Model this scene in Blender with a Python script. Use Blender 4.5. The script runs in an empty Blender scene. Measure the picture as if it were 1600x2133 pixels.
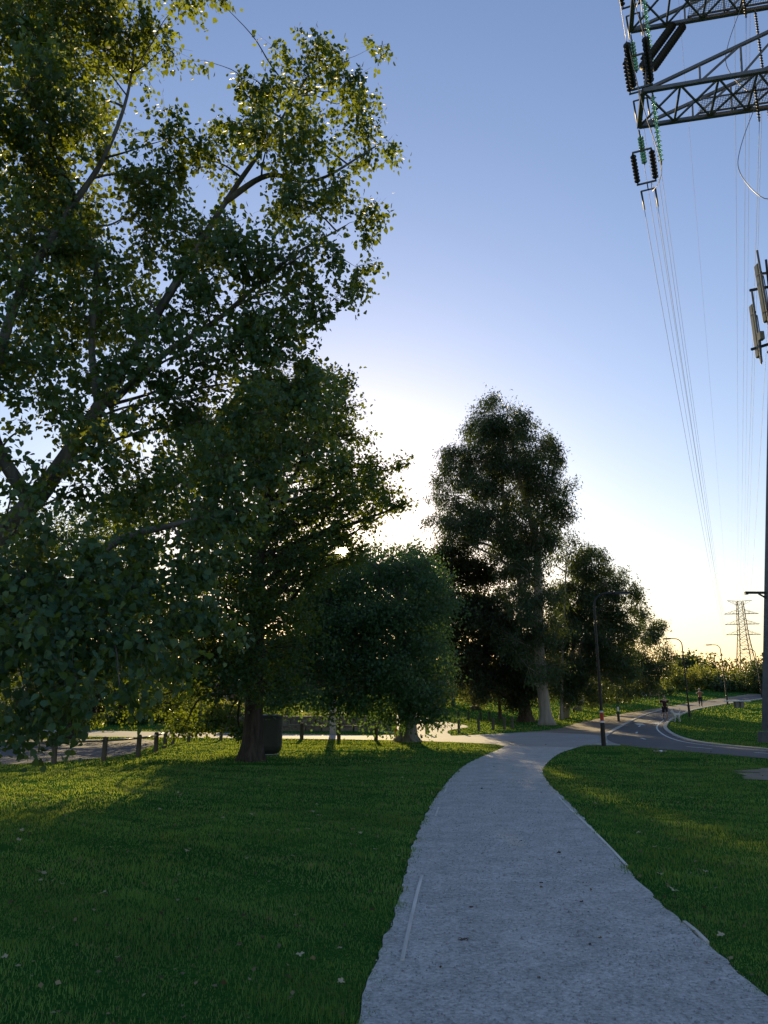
import bpy, math, random
import numpy as np
from mathutils import Vector, Matrix

R = math.radians
random.seed(7)
rng = np.random.default_rng(11)
scene = bpy.context.scene
COL = scene.collection

# ------------------------------------------------------------------ camera, sky, sun, exposure
EYE = 1.6
PITCH = R(13.5)
FPX = 1664.0                       # focal length in photo pixels (photo 1600 x 2133)
cam_d = bpy.data.cameras.new('camera')
cam = bpy.data.objects.new('camera', cam_d); COL.objects.link(cam)
cam.location = (0, 0, EYE)
cam.rotation_euler = (R(90) + PITCH, 0, 0)
cam_d.sensor_fit = 'HORIZONTAL'; cam_d.sensor_width = 36.0
cam_d.lens = 36.0 * FPX / 1600.0
cam_d.clip_start = 0.05; cam_d.clip_end = 8000
scene.camera = cam

SUN_EL, SUN_AZ = R(10.7), R(-3.05)   # azimuth from +Y towards +X
SUN_DIR = Vector((math.cos(SUN_EL) * math.sin(SUN_AZ), math.cos(SUN_EL) * math.cos(SUN_AZ), math.sin(SUN_EL)))
world = bpy.data.worlds.new('World'); scene.world = world
world.use_nodes = True
wn, wl = world.node_tree.nodes, world.node_tree.links
wn.clear()
w_out = wn.new('ShaderNodeOutputWorld')
w_bg = wn.new('ShaderNodeBackground'); w_bg.inputs['Strength'].default_value = 0.12
sky = wn.new('ShaderNodeTexSky'); sky.sky_type = 'NISHITA'
sky.sun_disc = False
sky.sun_elevation = SUN_EL; sky.sun_rotation = SUN_AZ
sky.air_density = 1.45; sky.dust_density = 0.45; sky.ozone_density = 2.4; sky.altitude = 40
# the sun's own disc, seen through the leaves
w_geo = wn.new('ShaderNodeTexCoord')
w_nrm = wn.new('ShaderNodeVectorMath'); w_nrm.operation = 'NORMALIZE'
wl.new(w_geo.outputs['Generated'], w_nrm.inputs[0])
w_dot = wn.new('ShaderNodeVectorMath'); w_dot.operation = 'DOT_PRODUCT'
wl.new(w_nrm.outputs['Vector'], w_dot.inputs[0]); w_dot.inputs[1].default_value = SUN_DIR
w_map = wn.new('ShaderNodeMapRange')
w_map.inputs['From Min'].default_value = math.cos(R(0.42)); w_map.inputs['From Max'].default_value = math.cos(R(0.27))
w_map.inputs['To Min'].default_value = 0; w_map.inputs['To Max'].default_value = 40
wl.new(w_dot.outputs['Value'], w_map.inputs['Value'])
w_disc = wn.new('ShaderNodeBackground'); w_disc.inputs['Color'].default_value = (1, .86, .62, 1)
wl.new(w_map.outputs['Result'], w_disc.inputs['Strength'])
w_add = wn.new('ShaderNodeAddShader')
w_wb = wn.new('ShaderNodeMix'); w_wb.data_type = 'RGBA'; w_wb.blend_type = 'MULTIPLY'; w_wb.inputs['Factor'].default_value = 1   # cool white balance of the evening picture
w_wb.inputs['B'].default_value = (.94, .885, 1.08, 1)
wl.new(sky.outputs['Color'], w_wb.inputs['A']); wl.new(w_wb.outputs['Result'], w_bg.inputs['Color'])
wl.new(w_bg.outputs['Background'], w_add.inputs[0]); wl.new(w_disc.outputs['Background'], w_add.inputs[1])
wl.new(w_add.outputs[0], w_out.inputs['Surface'])

sun_d = bpy.data.lights.new('sun', 'SUN'); sun_d.energy = 5.0; sun_d.angle = R(0.53); sun_d.color = (1, .76, .40)
sun = bpy.data.objects.new('sun', sun_d); COL.objects.link(sun)
sun.rotation_euler = (-SUN_DIR).to_track_quat('-Z', 'Y').to_euler()
sun.location = (0, 0, 60)

vs = scene.view_settings
vs.view_transform = 'Standard'; vs.look = 'None'; vs.gamma = 1.0; vs.use_curve_mapping = False
vs.exposure = 0.72
scene.cycles.max_bounces = 6; scene.cycles.diffuse_bounces = 3; scene.cycles.glossy_bounces = 2
scene.cycles.transmission_bounces = 3; scene.cycles.transparent_max_bounces = 6
scene.cycles.sample_clamp_indirect = 6.0
scene.cycles.use_denoising = True

# ------------------------------------------------------------------ terrain and pixel helpers
CT, ST = math.cos(PITCH), math.sin(PITCH)
def hgt(x, y):
    y = np.asarray(y, dtype=float)
    a = 0.00055 * np.clip(y - 30, 0, 80) ** 2
    b = 0.088 * np.clip(y - 110, 0, 25)
    c = 0.0085 * np.clip(y - 135, 0, 350)
    return a + b + c
def H1(x, y): return float(hgt(x, y))
def ray(px, py):
    u = (px - 800) / FPX; v = (1066.5 - py) / FPX
    return u, CT - v * ST, ST + v * CT
def P(px, py, Y):
    d = ray(px, py); t = Y / d[1]
    return Vector((t * d[0], Y, EYE + t * d[2]))
def G(px, py):
    d = ray(px, py); t = 2.0
    while t < 400 and EYE + t * d[2] > H1(0, t * d[1]): t += 0.03
    return Vector((t * d[0], t * d[1], H1(0, t * d[1])))
def mpp(Y): return Y / (FPX * CT) * 1.0      # metres per photo pixel, near enough

# ------------------------------------------------------------------ node material helpers
def mat(name):
    m = bpy.data.materials.new(name); m.use_nodes = True
    return m, m.node_tree.nodes, m.node_tree.links, m.node_tree.nodes['Principled BSDF']
def set_spec(b, v):
    b.inputs['Specular IOR Level'].default_value = v
def simple(name, col, rough=.6, metal=0, var=.18, scale=6.0, bump=.15, spec=.4, stretch=(1, 1, 1)):
    m, n, l, b = mat(name)
    tc = n.new('ShaderNodeTexCoord'); mp = n.new('ShaderNodeMapping'); mp.inputs['Scale'].default_value = stretch
    l.new(tc.outputs['Object'], mp.inputs['Vector'])
    no = n.new('ShaderNodeTexNoise'); no.inputs['Scale'].default_value = scale; no.inputs['Detail'].default_value = 5
    l.new(mp.outputs['Vector'], no.inputs['Vector'])
    cr = n.new('ShaderNodeValToRGB')
    cr.color_ramp.elements[0].position = .3; cr.color_ramp.elements[1].position = .72
    cr.color_ramp.elements[0].color = tuple(max(0, c * (1 - var)) for c in col) + (1,)
    cr.color_ramp.elements[1].color = tuple(min(1, c * (1 + var)) for c in col) + (1,)
    l.new(no.outputs['Fac'], cr.inputs['Fac']); l.new(cr.outputs['Color'], b.inputs['Base Color'])
    b.inputs['Roughness'].default_value = rough; b.inputs['Metallic'].default_value = metal; set_spec(b, spec)
    if bump:
        bp = n.new('ShaderNodeBump'); bp.inputs['Strength'].default_value = bump; bp.inputs['Distance'].default_value = .03
        l.new(no.outputs['Fac'], bp.inputs['Height']); l.new(bp.outputs['Normal'], b.inputs['Normal'])
    return m
def leaf_mat(name, c0, c1, tr, mix=.45, rough=.45, spec=.4):
    m, n, l, b = mat(name)
    at = n.new('ShaderNodeAttribute'); at.attribute_name = 'rnd'
    cr = n.new('ShaderNodeValToRGB')
    cr.color_ramp.elements[0].color = tuple(c0) + (1,); cr.color_ramp.elements[1].color = tuple(c1) + (1,)
    l.new(at.outputs['Fac'], cr.inputs['Fac']); l.new(cr.outputs['Color'], b.inputs['Base Color'])
    b.inputs['Roughness'].default_value = rough; set_spec(b, spec)
    t = n.new('ShaderNodeBsdfTranslucent')
    hs = n.new('ShaderNodeValToRGB')
    hs.color_ramp.elements[0].color = tuple(x * .7 for x in tr) + (1,); hs.color_ramp.elements[1].color = tuple(min(1, x * 1.25) for x in tr) + (1,)
    l.new(at.outputs['Fac'], hs.inputs['Fac']); l.new(hs.outputs['Color'], t.inputs['Color'])
    mx = n.new('ShaderNodeMixShader'); mx.inputs['Fac'].default_value = mix
    l.new(b.outputs['BSDF'], mx.inputs[1]); l.new(t.outputs['BSDF'], mx.inputs[2])
    l.new(mx.outputs['Shader'], n['Material Output'].inputs['Surface'])
    return m
def bark(name, c0, c1, scale=5, stretch=(1, 1, .18), bump=.6):
    m, n, l, b = mat(name)
    tc = n.new('ShaderNodeTexCoord'); mp = n.new('ShaderNodeMapping'); mp.inputs['Scale'].default_value = stretch
    l.new(tc.outputs['Object'], mp.inputs['Vector'])
    no = n.new('ShaderNodeTexNoise'); no.inputs['Scale'].default_value = scale; no.inputs['Detail'].default_value = 7; no.inputs['Roughness'].default_value = .65
    l.new(mp.outputs['Vector'], no.inputs['Vector'])
    cr = n.new('ShaderNodeValToRGB'); cr.color_ramp.elements[0].position = .35; cr.color_ramp.elements[1].position = .66
    cr.color_ramp.elements[0].color = tuple(c0) + (1,); cr.color_ramp.elements[1].color = tuple(c1) + (1,)
    l.new(no.outputs['Fac'], cr.inputs['Fac']); l.new(cr.outputs['Color'], b.inputs['Base Color'])
    b.inputs['Roughness'].default_value = .85; set_spec(b, .2)
    bp = n.new('ShaderNodeBump'); bp.inputs['Strength'].default_value = bump; bp.inputs['Distance'].default_value = .05
    l.new(no.outputs['Fac'], bp.inputs['Height']); l.new(bp.outputs['Normal'], b.inputs['Normal'])
    return m
def ground_mat(name, stops, scale, fine, fine_amt, rough=.9, bump=.4, bumpd=.02, fine2=None):
    """two noise scales: broad colour drift through a ramp, fine grain on top, bump from the grain"""
    m, n, l, b = mat(name)
    tc = n.new('ShaderNodeTexCoord')
    n1 = n.new('ShaderNodeTexNoise'); n1.inputs['Scale'].default_value = scale; n1.inputs['Detail'].default_value = 6; n1.inputs['Roughness'].default_value = .6
    n2 = n.new('ShaderNodeTexNoise'); n2.inputs['Scale'].default_value = fine; n2.inputs['Detail'].default_value = 4; n2.inputs['Roughness'].default_value = .7
    l.new(tc.outputs['Object'], n1.inputs['Vector']); l.new(tc.outputs['Object'], n2.inputs['Vector'])
    cr = n.new('ShaderNodeValToRGB'); e = cr.color_ramp.elements
    while len(e) < len(stops): e.new(.5)
    for k, (p, c) in enumerate(stops): e[k].position = p; e[k].color = tuple(c) + (1,)
    l.new(n1.outputs['Fac'], cr.inputs['Fac'])
    mr = n.new('ShaderNodeMapRange'); mr.inputs['From Min'].default_value = .3; mr.inputs['From Max'].default_value = .7
    mr.inputs['To Min'].default_value = 1 - fine_amt; mr.inputs['To Max'].default_value = 1 + fine_amt
    l.new(n2.outputs['Fac'], mr.inputs['Value'])
    mx = n.new('ShaderNodeVectorMath'); mx.operation = 'SCALE'
    l.new(cr.outputs['Color'], mx.inputs[0]); l.new(mr.outputs['Result'], mx.inputs['Scale'])
    l.new(mx.outputs['Vector'], b.inputs['Base Color'])
    b.inputs['Roughness'].default_value = rough; set_spec(b, .25)
    bp = n.new('ShaderNodeBump'); bp.inputs['Strength'].default_value = bump; bp.inputs['Distance'].default_value = bumpd
    l.new(n2.outputs['Fac'], bp.inputs['Height']); l.new(bp.outputs['Normal'], b.inputs['Normal'])
    return m

M = {}
M['lawn'] = ground_mat('lawn', [(.28, (.018, .070, .018)), (.5, (.032, .110, .022)), (.66, (.050, .130, .024)), (.80, (.10, .11, .04))], .35, 30, .45, bump=.8, bumpd=.04)
M['lawn'].node_tree.nodes['Principled BSDF'].inputs['Specular IOR Level'].default_value = 0
M['gravel'] = ground_mat('gravel', [(.30, (.36, .355, .345)), (.5, (.45, .44, .42)), (.70, (.53, .52, .50))], 2.4, 34, .42, bump=.9, bumpd=.012)
M['asphalt'] = ground_mat('asphalt', [(.3, (.085, .088, .095)), (.7, (.12, .122, .128))], .6, 60, .22, bump=.4, bumpd=.006)
M['old_asphalt'] = ground_mat('old_asphalt', [(.3, (.28, .275, .265)), (.7, (.36, .35, .335))], .5, 40, .25, bump=.4, bumpd=.006)
M['dirt'] = ground_mat('dirt', [(.3, (.17, .135, .10)), (.7, (.27, .22, .165))], .7, 25, .35, bump=.6, bumpd=.02)
M['concrete'] = ground_mat('concrete', [(.3, (.36, .35, .32)), (.7, (.48, .47, .44))], 1.5, 30, .15, bump=.3, bumpd=.004)
M['paint'] = ground_mat('paint', [(.3, (.55, .55, .53)), (.7, (.74, .74, .72))], 2, 25, .25, bump=.2, bumpd=.002)
M['footing'] = ground_mat('footing', [(.3, (.10, .10, .10)), (.7, (.17, .17, .165))], 1.5, 20, .2, bump=.3, bumpd=.01)
M['stone'] = ground_mat('stone', [(.3, (.12, .11, .10)), (.7, (.26, .24, .21))], 1.5, 9, .3, bump=.7, bumpd=.03)
M['edging'] = simple('edging', (.60, .58, .54), .8, 0, .25, 8, .2, stretch=(1, .2, 1))
M['post_wood'] = simple('post_wood', (.10, .085, .065), .85, 0, .35, 9, .4, stretch=(1, 1, .2))
M['black_metal'] = simple('black_metal', (.022, .022, .024), .45, .3, .2, 5, .05)
M['steel'] = simple('steel', (.20, .21, .22), .5, .5, .18, 3, .05)
M['dark_steel'] = simple('dark_steel', (.15, .155, .165), .55, .4, .2, 3, .05)
M['rubber_black'] = simple('rubber_black', (.018, .018, .02), .5, 0, .2, 8, .05)
M['conductor'] = simple('conductor', (.16, .16, .17), .5, .5, .1, 2, 0)
M['antenna'] = simple('antenna', (.16, .17, .14), .55, 0, .15, 3, .05)
M['white_paint'] = simple('white_paint', (.72, .72, .70), .6, 0, .12, 6, .1)
M['red_paint'] = simple('red_paint', (.50, .04, .025), .5, 0, .12, 6, .05)
M['lens'] = simple('lens', (.55, .56, .56), .25, 0, .05, 5, 0)
M['bin'] = simple('bin', (.022, .030, .024), .5, 0, .2, 5, .1)
M['pale_wall'] = simple('pale_wall', (.55, .50, .42), .85, 0, .1, 2, .1)
M['brick_wall'] = simple('brick_wall', (.26, .15, .10), .9, 0, .25, 6, .2)
M['roof_tile'] = simple('roof_tile', (.20, .11, .08), .85, 0, .25, 5, .3)
M['window_glass'] = simple('window_glass', (.03, .04, .05), .1, 0, .1, 3, 0, spec=.6)
M['timber'] = simple('timber', (.30, .22, .14), .8, 0, .25, 6, .2, stretch=(.2, 1, 1))
M['skin'] = simple('skin', (.48, .30, .22), .55, 0, .08, 8, .05)
M['cloth_black'] = simple('cloth_black', (.018, .017, .022), .9, 0, .3, 12, .2)
M['cloth_maroon'] = simple('cloth_maroon', (.05, .018, .024), .9, 0, .3, 12, .2)
M['cloth_coral'] = simple('cloth_coral', (.42, .17, .10), .9, 0, .2, 12, .2)
M['hair'] = simple('hair', (.03, .022, .016), .6, 0, .3, 20, .3)
M['cap'] = simple('cap', (.62, .62, .60), .8, 0, .1, 12, .1)
M['shoe'] = simple('shoe', (.10, .10, .12), .7, 0, .3, 20, .1)
M['fur'] = simple('fur', (.62, .60, .55), .9, 0, .15, 25, .5)
M['nose'] = simple('nose', (.02, .02, .02), .4, 0, .1, 5, 0)
M['paper'] = simple('paper', (.75, .75, .74), .8, 0, .06, 8, .2)
M['leash'] = simple('leash', (.05, .02, .02), .6, 0, .1, 8, 0)
# green glass: real glass body over pale light
m, n, l, b = mat('green_glass')
b.inputs['Base Color'].default_value = (.30, .62, .42, 1); b.inputs['Roughness'].default_value = .12
b.inputs['Transmission Weight'].default_value = .75; b.inputs['IOR'].default_value = 1.45
M['green_glass'] = m
# fine wire mesh of the walkways
m, n, l, b = mat('mesh_deck')
b.inputs['Base Color'].default_value = (.42, .43, .44, 1); b.inputs['Roughness'].default_value = .5; b.inputs['Metallic'].default_value = .3
M['mesh_deck'] = m
M['grass'] = leaf_mat('grass', (.018, .120, .040), (.066, .235, .085), (.46, .56, .06), .32, .8, .0)
M['dry_grass'] = leaf_mat('dry_grass', (.10, .12, .05), (.20, .20, .10), (.30, .30, .12), .35, .6, .2)
M['poplar_leaf'] = leaf_mat('poplar_leaf', (.018, .066, .034), (.066, .145, .075), (.32, .38, .016), .32, .5, .35)
M['oak_leaf'] = leaf_mat('oak_leaf', (.014, .046, .024), (.034, .082, .036), (.28, .36, .018), .30, .55, .25)
M['elm_leaf'] = leaf_mat('elm_leaf', (.028, .075, .040), (.055, .13, .062), (.16, .28, .05), .35, .5, .35)
M['gum_leaf'] = leaf_mat('gum_leaf', (.020, .042, .021), (.044, .078, .036), (.16, .22, .03), .25, .5, .35)
M['pine_leaf'] = leaf_mat('pine_leaf', (.018, .028, .016), (.034, .048, .024), (.14, .16, .04), .25, .6, .25)
M['shrub_leaf'] = leaf_mat('shrub_leaf', (.035, .065, .018), (.075, .115, .030), (.32, .34, .05), .42, .5, .3)
M['dead_leaf'] = simple('dead_leaf', (.40, .35, .24), .8, 0, .25, 20, .2)
M['dark_leaf'] = simple('dark_leaf', (.09, .07, .045), .8, 0, .25, 20, .2)
M['poplar_bark'] = bark('poplar_bark', (.055, .052, .045), (.17, .16, .135), 6)
M['oak_bark'] = bark('oak_bark', (.022, .019, .016), (.075, .062, .05), 9)
M['gum_bark'] = bark('gum_bark', (.17, .15, .125), (.38, .34, .29), 2.2, (1, 1, .12), .4)
M['elm_bark'] = bark('elm_bark', (.09, .085, .075), (.30, .28, .25), 6, (1, 1, .08), .9)
M['pine_bark'] = bark('pine_bark', (.05, .035, .028), (.13, .09, .065), 5)

# ------------------------------------------------------------------ object helpers
def tag(o, label=None, cat=None, group=None, kind=None):
    if label: o['label'] = label
    if cat: o['category'] = cat
    if group: o['group'] = group
    if kind: o['kind'] = kind
    return o
def link(name, me, parent=None, loc=None):
    o = bpy.data.objects.new(name, me); COL.objects.link(o)
    if loc is not None: o.location = loc
    if parent: o.parent = parent
    return o
def empty(name, loc, rz=0):
    o = bpy.data.objects.new(name, None); COL.objects.link(o)
    o.location = loc; o.rotation_euler = (0, 0, rz); o.empty_display_size = .2
    return o
def np_mesh(name, verts, faces_flat, counts, material, rnd=None, smooth=False):
    me = bpy.data.meshes.new(name)
    verts = np.ascontiguousarray(verts, dtype=np.float32)
    faces_flat = np.ascontiguousarray(faces_flat, dtype=np.int32); counts = np.ascontiguousarray(counts, dtype=np.int32)
    me.vertices.add(len(verts)); me.vertices.foreach_set('co', verts.ravel())
    me.loops.add(len(faces_flat)); me.loops.foreach_set('vertex_index', faces_flat)
    me.polygons.add(len(counts))
    starts = np.zeros(len(counts), dtype=np.int32); starts[1:] = np.cumsum(counts)[:-1]
    me.polygons.foreach_set('loop_start', starts)
    if smooth: me.polygons.foreach_set('use_smooth', np.ones(len(counts), dtype=bool))
    me.update(calc_edges=True)
    if rnd is not None:
        a = me.attributes.new('rnd', 'FLOAT', 'FACE'); a.data.foreach_set('value', np.ascontiguousarray(rnd, dtype=np.float32))
    if material: me.materials.append(material)
    return me
class MB:
    """collects boxes, tubes, bars and lathes into one mesh"""
    def __init__(s): s.v, s.f = [], []
    def add(s, vs_, fs):
        k = len(s.v); s.v += [tuple(v) for v in vs_]; s.f += [tuple(i + k for i in f) for f in fs]
    def box(s, c, d, rot=None):
        c = Vector(c); hx, hy, hz = d[0] / 2, d[1] / 2, d[2] / 2
        pts = [Vector((x, y, z)) for z in (-hz, hz) for (x, y) in ((-hx, -hy), (hx, -hy), (hx, hy), (-hx, hy))]
        if rot is not None: pts = [rot @ p for p in pts]
        s.add([c + p for p in pts], [(3, 2, 1, 0), (4, 5, 6, 7), (0, 1, 5, 4), (1, 2, 6, 5), (2, 3, 7, 6), (3, 0, 4, 7)])
        return s
    def bar(s, a, b, w, h=None):
        a, b = Vector(a), Vector(b); h = h or w
        z = (b - a); L = z.length; q = z.to_track_quat('Z', 'Y').to_matrix()
        return s.box((a + b) / 2, (w, h, L), q)
    def tube(s, pts, rad, n=6, cap=True):
        pts = [Vector(p) for p in pts]
        if not hasattr(rad, '__len__'): rad = [rad] * len(pts)
        k = len(s.v); up = None
        for i, p in enumerate(pts):
            t = (pts[min(i + 1, len(pts) - 1)] - pts[max(i - 1, 0)])
            if t.length < 1e-9: t = Vector((0, 0, 1))
            t.normalize()
            if up is None:
                up = t.orthogonal().normalized()
            else:
                up = (up - t * up.dot(t)); up = up.normalized() if up.length > 1e-6 else t.orthogonal().normalized()
            w = t.cross(up)
            for j in range(n):
                a = 2 * math.pi * j / n
                s.v.append(tuple(p + (up * math.cos(a) + w * math.sin(a)) * rad[i]))
        for i in range(len(pts) - 1):
            for j in range(n):
                a = k + i * n + j; b = k + i * n + (j + 1) % n
                s.f.append((a, b, b + n, a + n))
        if cap:
            s.f.append(tuple(k + j for j in reversed(range(n))))
            s.f.append(tuple(k + (len(pts) - 1) * n + j for j in range(n)))
        return s
    def lathe(s, a, b, prof, n=10):
        """profile of (t along a->b in metres, radius)"""
        a, b = Vector(a), Vector(b); d = (b - a).normalized()
        return s.tube_prof([a + d * t for t, r in prof], [r for t, r in prof], d, n)
    def tube_prof(s, pts, rad, d, n):
        u = d.orthogonal().normalized(); w = d.cross(u); k = len(s.v)
        for p, r in zip(pts, rad):
            for j in range(n):
                a = 2 * math.pi * j / n
                s.v.append(tuple(p + (u * math.cos(a) + w * math.sin(a)) * r))
        for i in range(len(pts) - 1):
            for j in range(n):
                a = k + i * n + j; b = k + i * n + (j + 1) % n
                s.f.append((a, b, b + n, a + n))
        s.f.append(tuple(k + j for j in reversed(range(n)))); s.f.append(tuple(k + (len(pts) - 1) * n + j for j in range(n)))
        return s
    def build(s, name, material, parent=None, smooth=False, bevel=0, origin=None):
        v = s.v
        if origin is not None:
            o0 = Vector(origin); v = [tuple(Vector(p) - o0) for p in v]
        me = bpy.data.meshes.new(name); me.from_pydata(v, [], s.f); me.update()
        if smooth: me.polygons.foreach_set('use_smooth', [True] * len(me.polygons))
        if material: me.materials.append(material)
        o = link(name, me, parent, origin)
        if bevel:
            md = o.modifiers.new('bevel', 'BEVEL'); md.width = bevel; md.segments = 2; md.limit_method = 'ANGLE'
        return o
def copy_tree(o, parent=None):
    c = o.copy(); COL.objects.link(c); c.parent = parent
    for ch in list(o.children): copy_tree(ch, c)
    return c
def smooth_line(pts, k=6):
    """Catmull-Rom through the points"""
    pts = [Vector(p) for p in pts]; out = []
    q = [pts[0] * 2 - pts[1]] + pts + [pts[-1] * 2 - pts[-2]]
    for i in range(1, len(q) - 2):
        p0, p1, p2, p3 = q[i - 1:i + 3]
        for j in range(k):
            t = j / k
            out.append(.5 * ((2 * p1) + (p2 - p0) * t + (2 * p0 - 5 * p1 + 4 * p2 - p3) * t * t + (3 * p1 - p0 - 3 * p2 + p3) * t ** 3))
    out.append(pts[-1]); return out

# ------------------------------------------------------------------ the setting: ground sheet
def build_ground():
    xs = np.unique(np.concatenate([np.linspace(-1500, -120, 12), np.linspace(-120, -50, 15), np.arange(-50, 90.1, 1.0), np.linspace(90, 260, 20), np.linspace(260, 1500, 12)]))
    ys = np.unique(np.concatenate([np.linspace(-400, -20, 12), np.arange(-20, 140.1, 1.0), np.linspace(140, 520, 40), np.linspace(520, 3000, 14)]))
    X, Y = np.meshgrid(xs, ys)
    Z = hgt(X, Y)
    v = np.stack([X, Y, Z], -1).reshape(-1, 3)
    nx, ny = len(xs), len(ys)
    i, j = np.meshgrid(np.arange(nx - 1), np.arange(ny - 1)); a = (j * nx + i).ravel()
    f = np.stack([a, a + 1, a + nx + 1, a + nx], -1)
    me = np_mesh('ground', v, f.ravel(), np.full(len(f), 4), M['lawn'], smooth=True)
    tag(link('ground', me), 'mown park lawn with thin worn patches', None, None, 'structure')
build_ground()

def sheet(name, left, right, z, material, label, k=6, rag=0.0, cols=4, seed=0):
    """a strip between two edge lines that follows the ground; ragged edges where rag > 0"""
    L = smooth_line([(x, y, 0) for x, y in left], k); Rr = smooth_line([(x, y, 0) for x, y in right], k)
    n_ = max(len(L), len(Rr)) * 4
    def resample(line):
        d = [0]
        for i in range(1, len(line)): d.append(d[-1] + (line[i] - line[i - 1]).length)
        out = []
        for i in range(n_):
            t = d[-1] * i / (n_ - 1); j = 0
            j = min(range(len(d) - 1), key=lambda q: 0 if d[q] <= t <= d[q + 1] else 1)
            w = (t - d[j]) / max(d[j + 1] - d[j], 1e-9); out.append(line[j].lerp(line[j + 1], w))
        return out
    L, Rr = resample(L), resample(Rr)
    r_ = random.Random(seed); v, f = [], []
    ph = [r_.uniform(0, 6.28) for _ in range(8)]
    wob = [.7 * math.sin(i * .9 + ph[0] + (q * 3)) + .5 * math.sin(i * 2.1 + ph[1] + q) + r_.gauss(0, .35) for q in (0, 1) for i in range(n_)]
    for i in range(n_):
        a, b_ = L[i], Rr[i]; w = (b_ - a)
        wn_ = w.normalized() if w.length > 1e-6 else Vector((1, 0, 0))
        a = a + wn_ * wob[i] * rag; b_ = b_ + wn_ * wob[n_ + i] * rag
        for j in range(cols + 1):
            p = a.lerp(b_, j / cols); v.append((p.x, p.y, H1(p.x, p.y) + z))
    c = cols + 1
    for i in range(n_ - 1):
        for j in range(cols):
            f.append((i * c + j, i * c + j + 1, (i + 1) * c + j + 1, (i + 1) * c + j))
    me = bpy.data.meshes.new(name); me.from_pydata(v, [], f); me.update()
    me.polygons.foreach_set('use_smooth', [True] * len(me.polygons))
    me.materials.append(material)
    o = link(name, me); tag(o, label, None, None, 'structure')
    edge = [(p.x, p.y) for p in L] + [(p.x, p.y) for p in reversed(Rr)]
    return o, edge

PAVED = []
PATH_L = [(-.75, -5), (-.58, -2), (-.38, 1), (-.22, 3.2), (-.10, 5.1), (.10, 6.9), (.22, 8.45), (.36, 10.07), (.69, 13.07), (1.18, 16.57), (1.99, 21.41), (2.91, 25.31), (4.02, 29.43), (4.72, 32.2)]
PATH_R = [(1.75, -5), (1.85, -2), (1.97, 1), (2.05, 3.2), (2.14, 5.1), (2.25, 6.9), (2.37, 8.2), (2.54, 9.6), (2.83, 11.99), (3.12, 14.62), (3.36, 17.07), (3.83, 20.23), (4.67, 23.67), (5.85, 27.6), (7.2, 31.0)]
_, e = sheet('gravel_path', PATH_L, PATH_R, .016, M['gravel'], 'pale crushed gravel footpath curving through the lawn', rag=.014, cols=8, k=5); PAVED.append(e)
BIKE_IN = [(22, 12), (17.2, 20), (14.5, 26), (13.5, 29.8), (13.06, 33.74), (13.6, 38), (15.25, 44.6), (17.29, 51.1), (20.44, 59.1), (24.55, 67.9), (28.6, 75.3), (35.7, 84.7), (48, 98), (62, 112)]
BIKE_OUT = [(18.6, 9.5), (14.6, 17), (12.2, 22.6), (10.8, 27.2), (9.5, 31.9), (9.9, 36.6), (11.64, 42.6), (14.4, 50.2), (18.3, 60), (22.4, 69), (26.6, 76.6), (34.2, 86.4), (46.2, 100), (60, 114)]
_, e = sheet('bike_path', BIKE_OUT, BIKE_IN, .012, M['asphalt'], 'blue grey asphalt shared path bending away past the lamps', rag=0, cols=8); PAVED.append(e)
CROSS_N = [(-34, 43.5), (-20, 41), (-9, 38.9), (-4.41, 38.1), (-.21, 36.9), (2.06, 35.7), (3.6, 34.6), (4.5, 33.3), (4.75, 31.9), (6.9, 30.9), (8.0, 32.7), (9.3, 32.6)]
CROSS_F = [(-34, 50), (-20, 47), (-9, 43.8), (-4.9, 42.6), (-.95, 41.5), (.73, 41.6), (3.54, 40.9), (6.32, 43.2), (8.2, 44.2), (9.6, 43.0), (10.6, 41.5), (10.6, 38)]
_, e = sheet('street', CROSS_N, CROSS_F, .008, M['old_asphalt'], 'pale worn pavement crossing behind the trees', rag=.03, cols=8); PAVED.append(e)
DIRT_L = [(6.0, 43.0), (9.58, 47.2), (13.3, 55.9), (19.2, 67.2), (26.0, 77.2), (33, 87), (45, 101)]
DIRT_R = [(10.2, 38.5), (11.8, 42.6), (14.6, 50.2), (19.4, 61.7), (24.2, 71.6), (34.6, 86.3), (46.4, 100.2)]
_, e = sheet('dirt_track', DIRT_L, DIRT_R, .004, M['dirt'], 'brown bare dirt track beside the asphalt path', rag=.12, cols=6); PAVED.append(e)
DRIVE_L = [(1.2, 41.0), (-.6, 46), (-1.8, 52), (-2.0, 60), (-1, 70)]
DRIVE_R = [(3.3, 40.6), (3.6, 46.2), (5.2, 51), (4.2, 57), (2.2, 68)]
_, e = sheet('driveway', DRIVE_L, DRIVE_R, .004, M['old_asphalt'], 'pale drive running back between the log fences', rag=.04, cols=6); PAVED.append(e)
CAR_N = [(-44, 12), (-20, 18.6), (-12.5, 21.0), (-9.9, 22.9), (-8.6, 25.2), (-8.35, 27.6), (-8.9, 31.5), (-9.3, 34.2)]
CAR_F = [(-44, 35), (-30, 36.3), (-20, 36.6), (-17, 37), (-14, 37.5), (-12, 37.7), (-10.8, 37.6), (-9.9, 36.4)]
_, e = sheet('car_park', CAR_N, CAR_F, .006, M['asphalt'], 'grey asphalt car park behind the low log fence', rag=.04, cols=8); PAVED.append(e)

def inside(poly, x, y):
    px_ = np.array([p[0] for p in poly]); py_ = np.array([p[1] for p in poly])
    res = np.zeros(len(x), dtype=bool); j = len(px_) - 1
    for i in range(len(px_)):
        c = ((py_[i] > y) != (py_[j] > y)) & (x < (px_[j] - px_[i]) * (y - py_[i]) / (py_[j] - py_[i] + 1e-12) + px_[i])
        res ^= c; j = i
    return res

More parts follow.
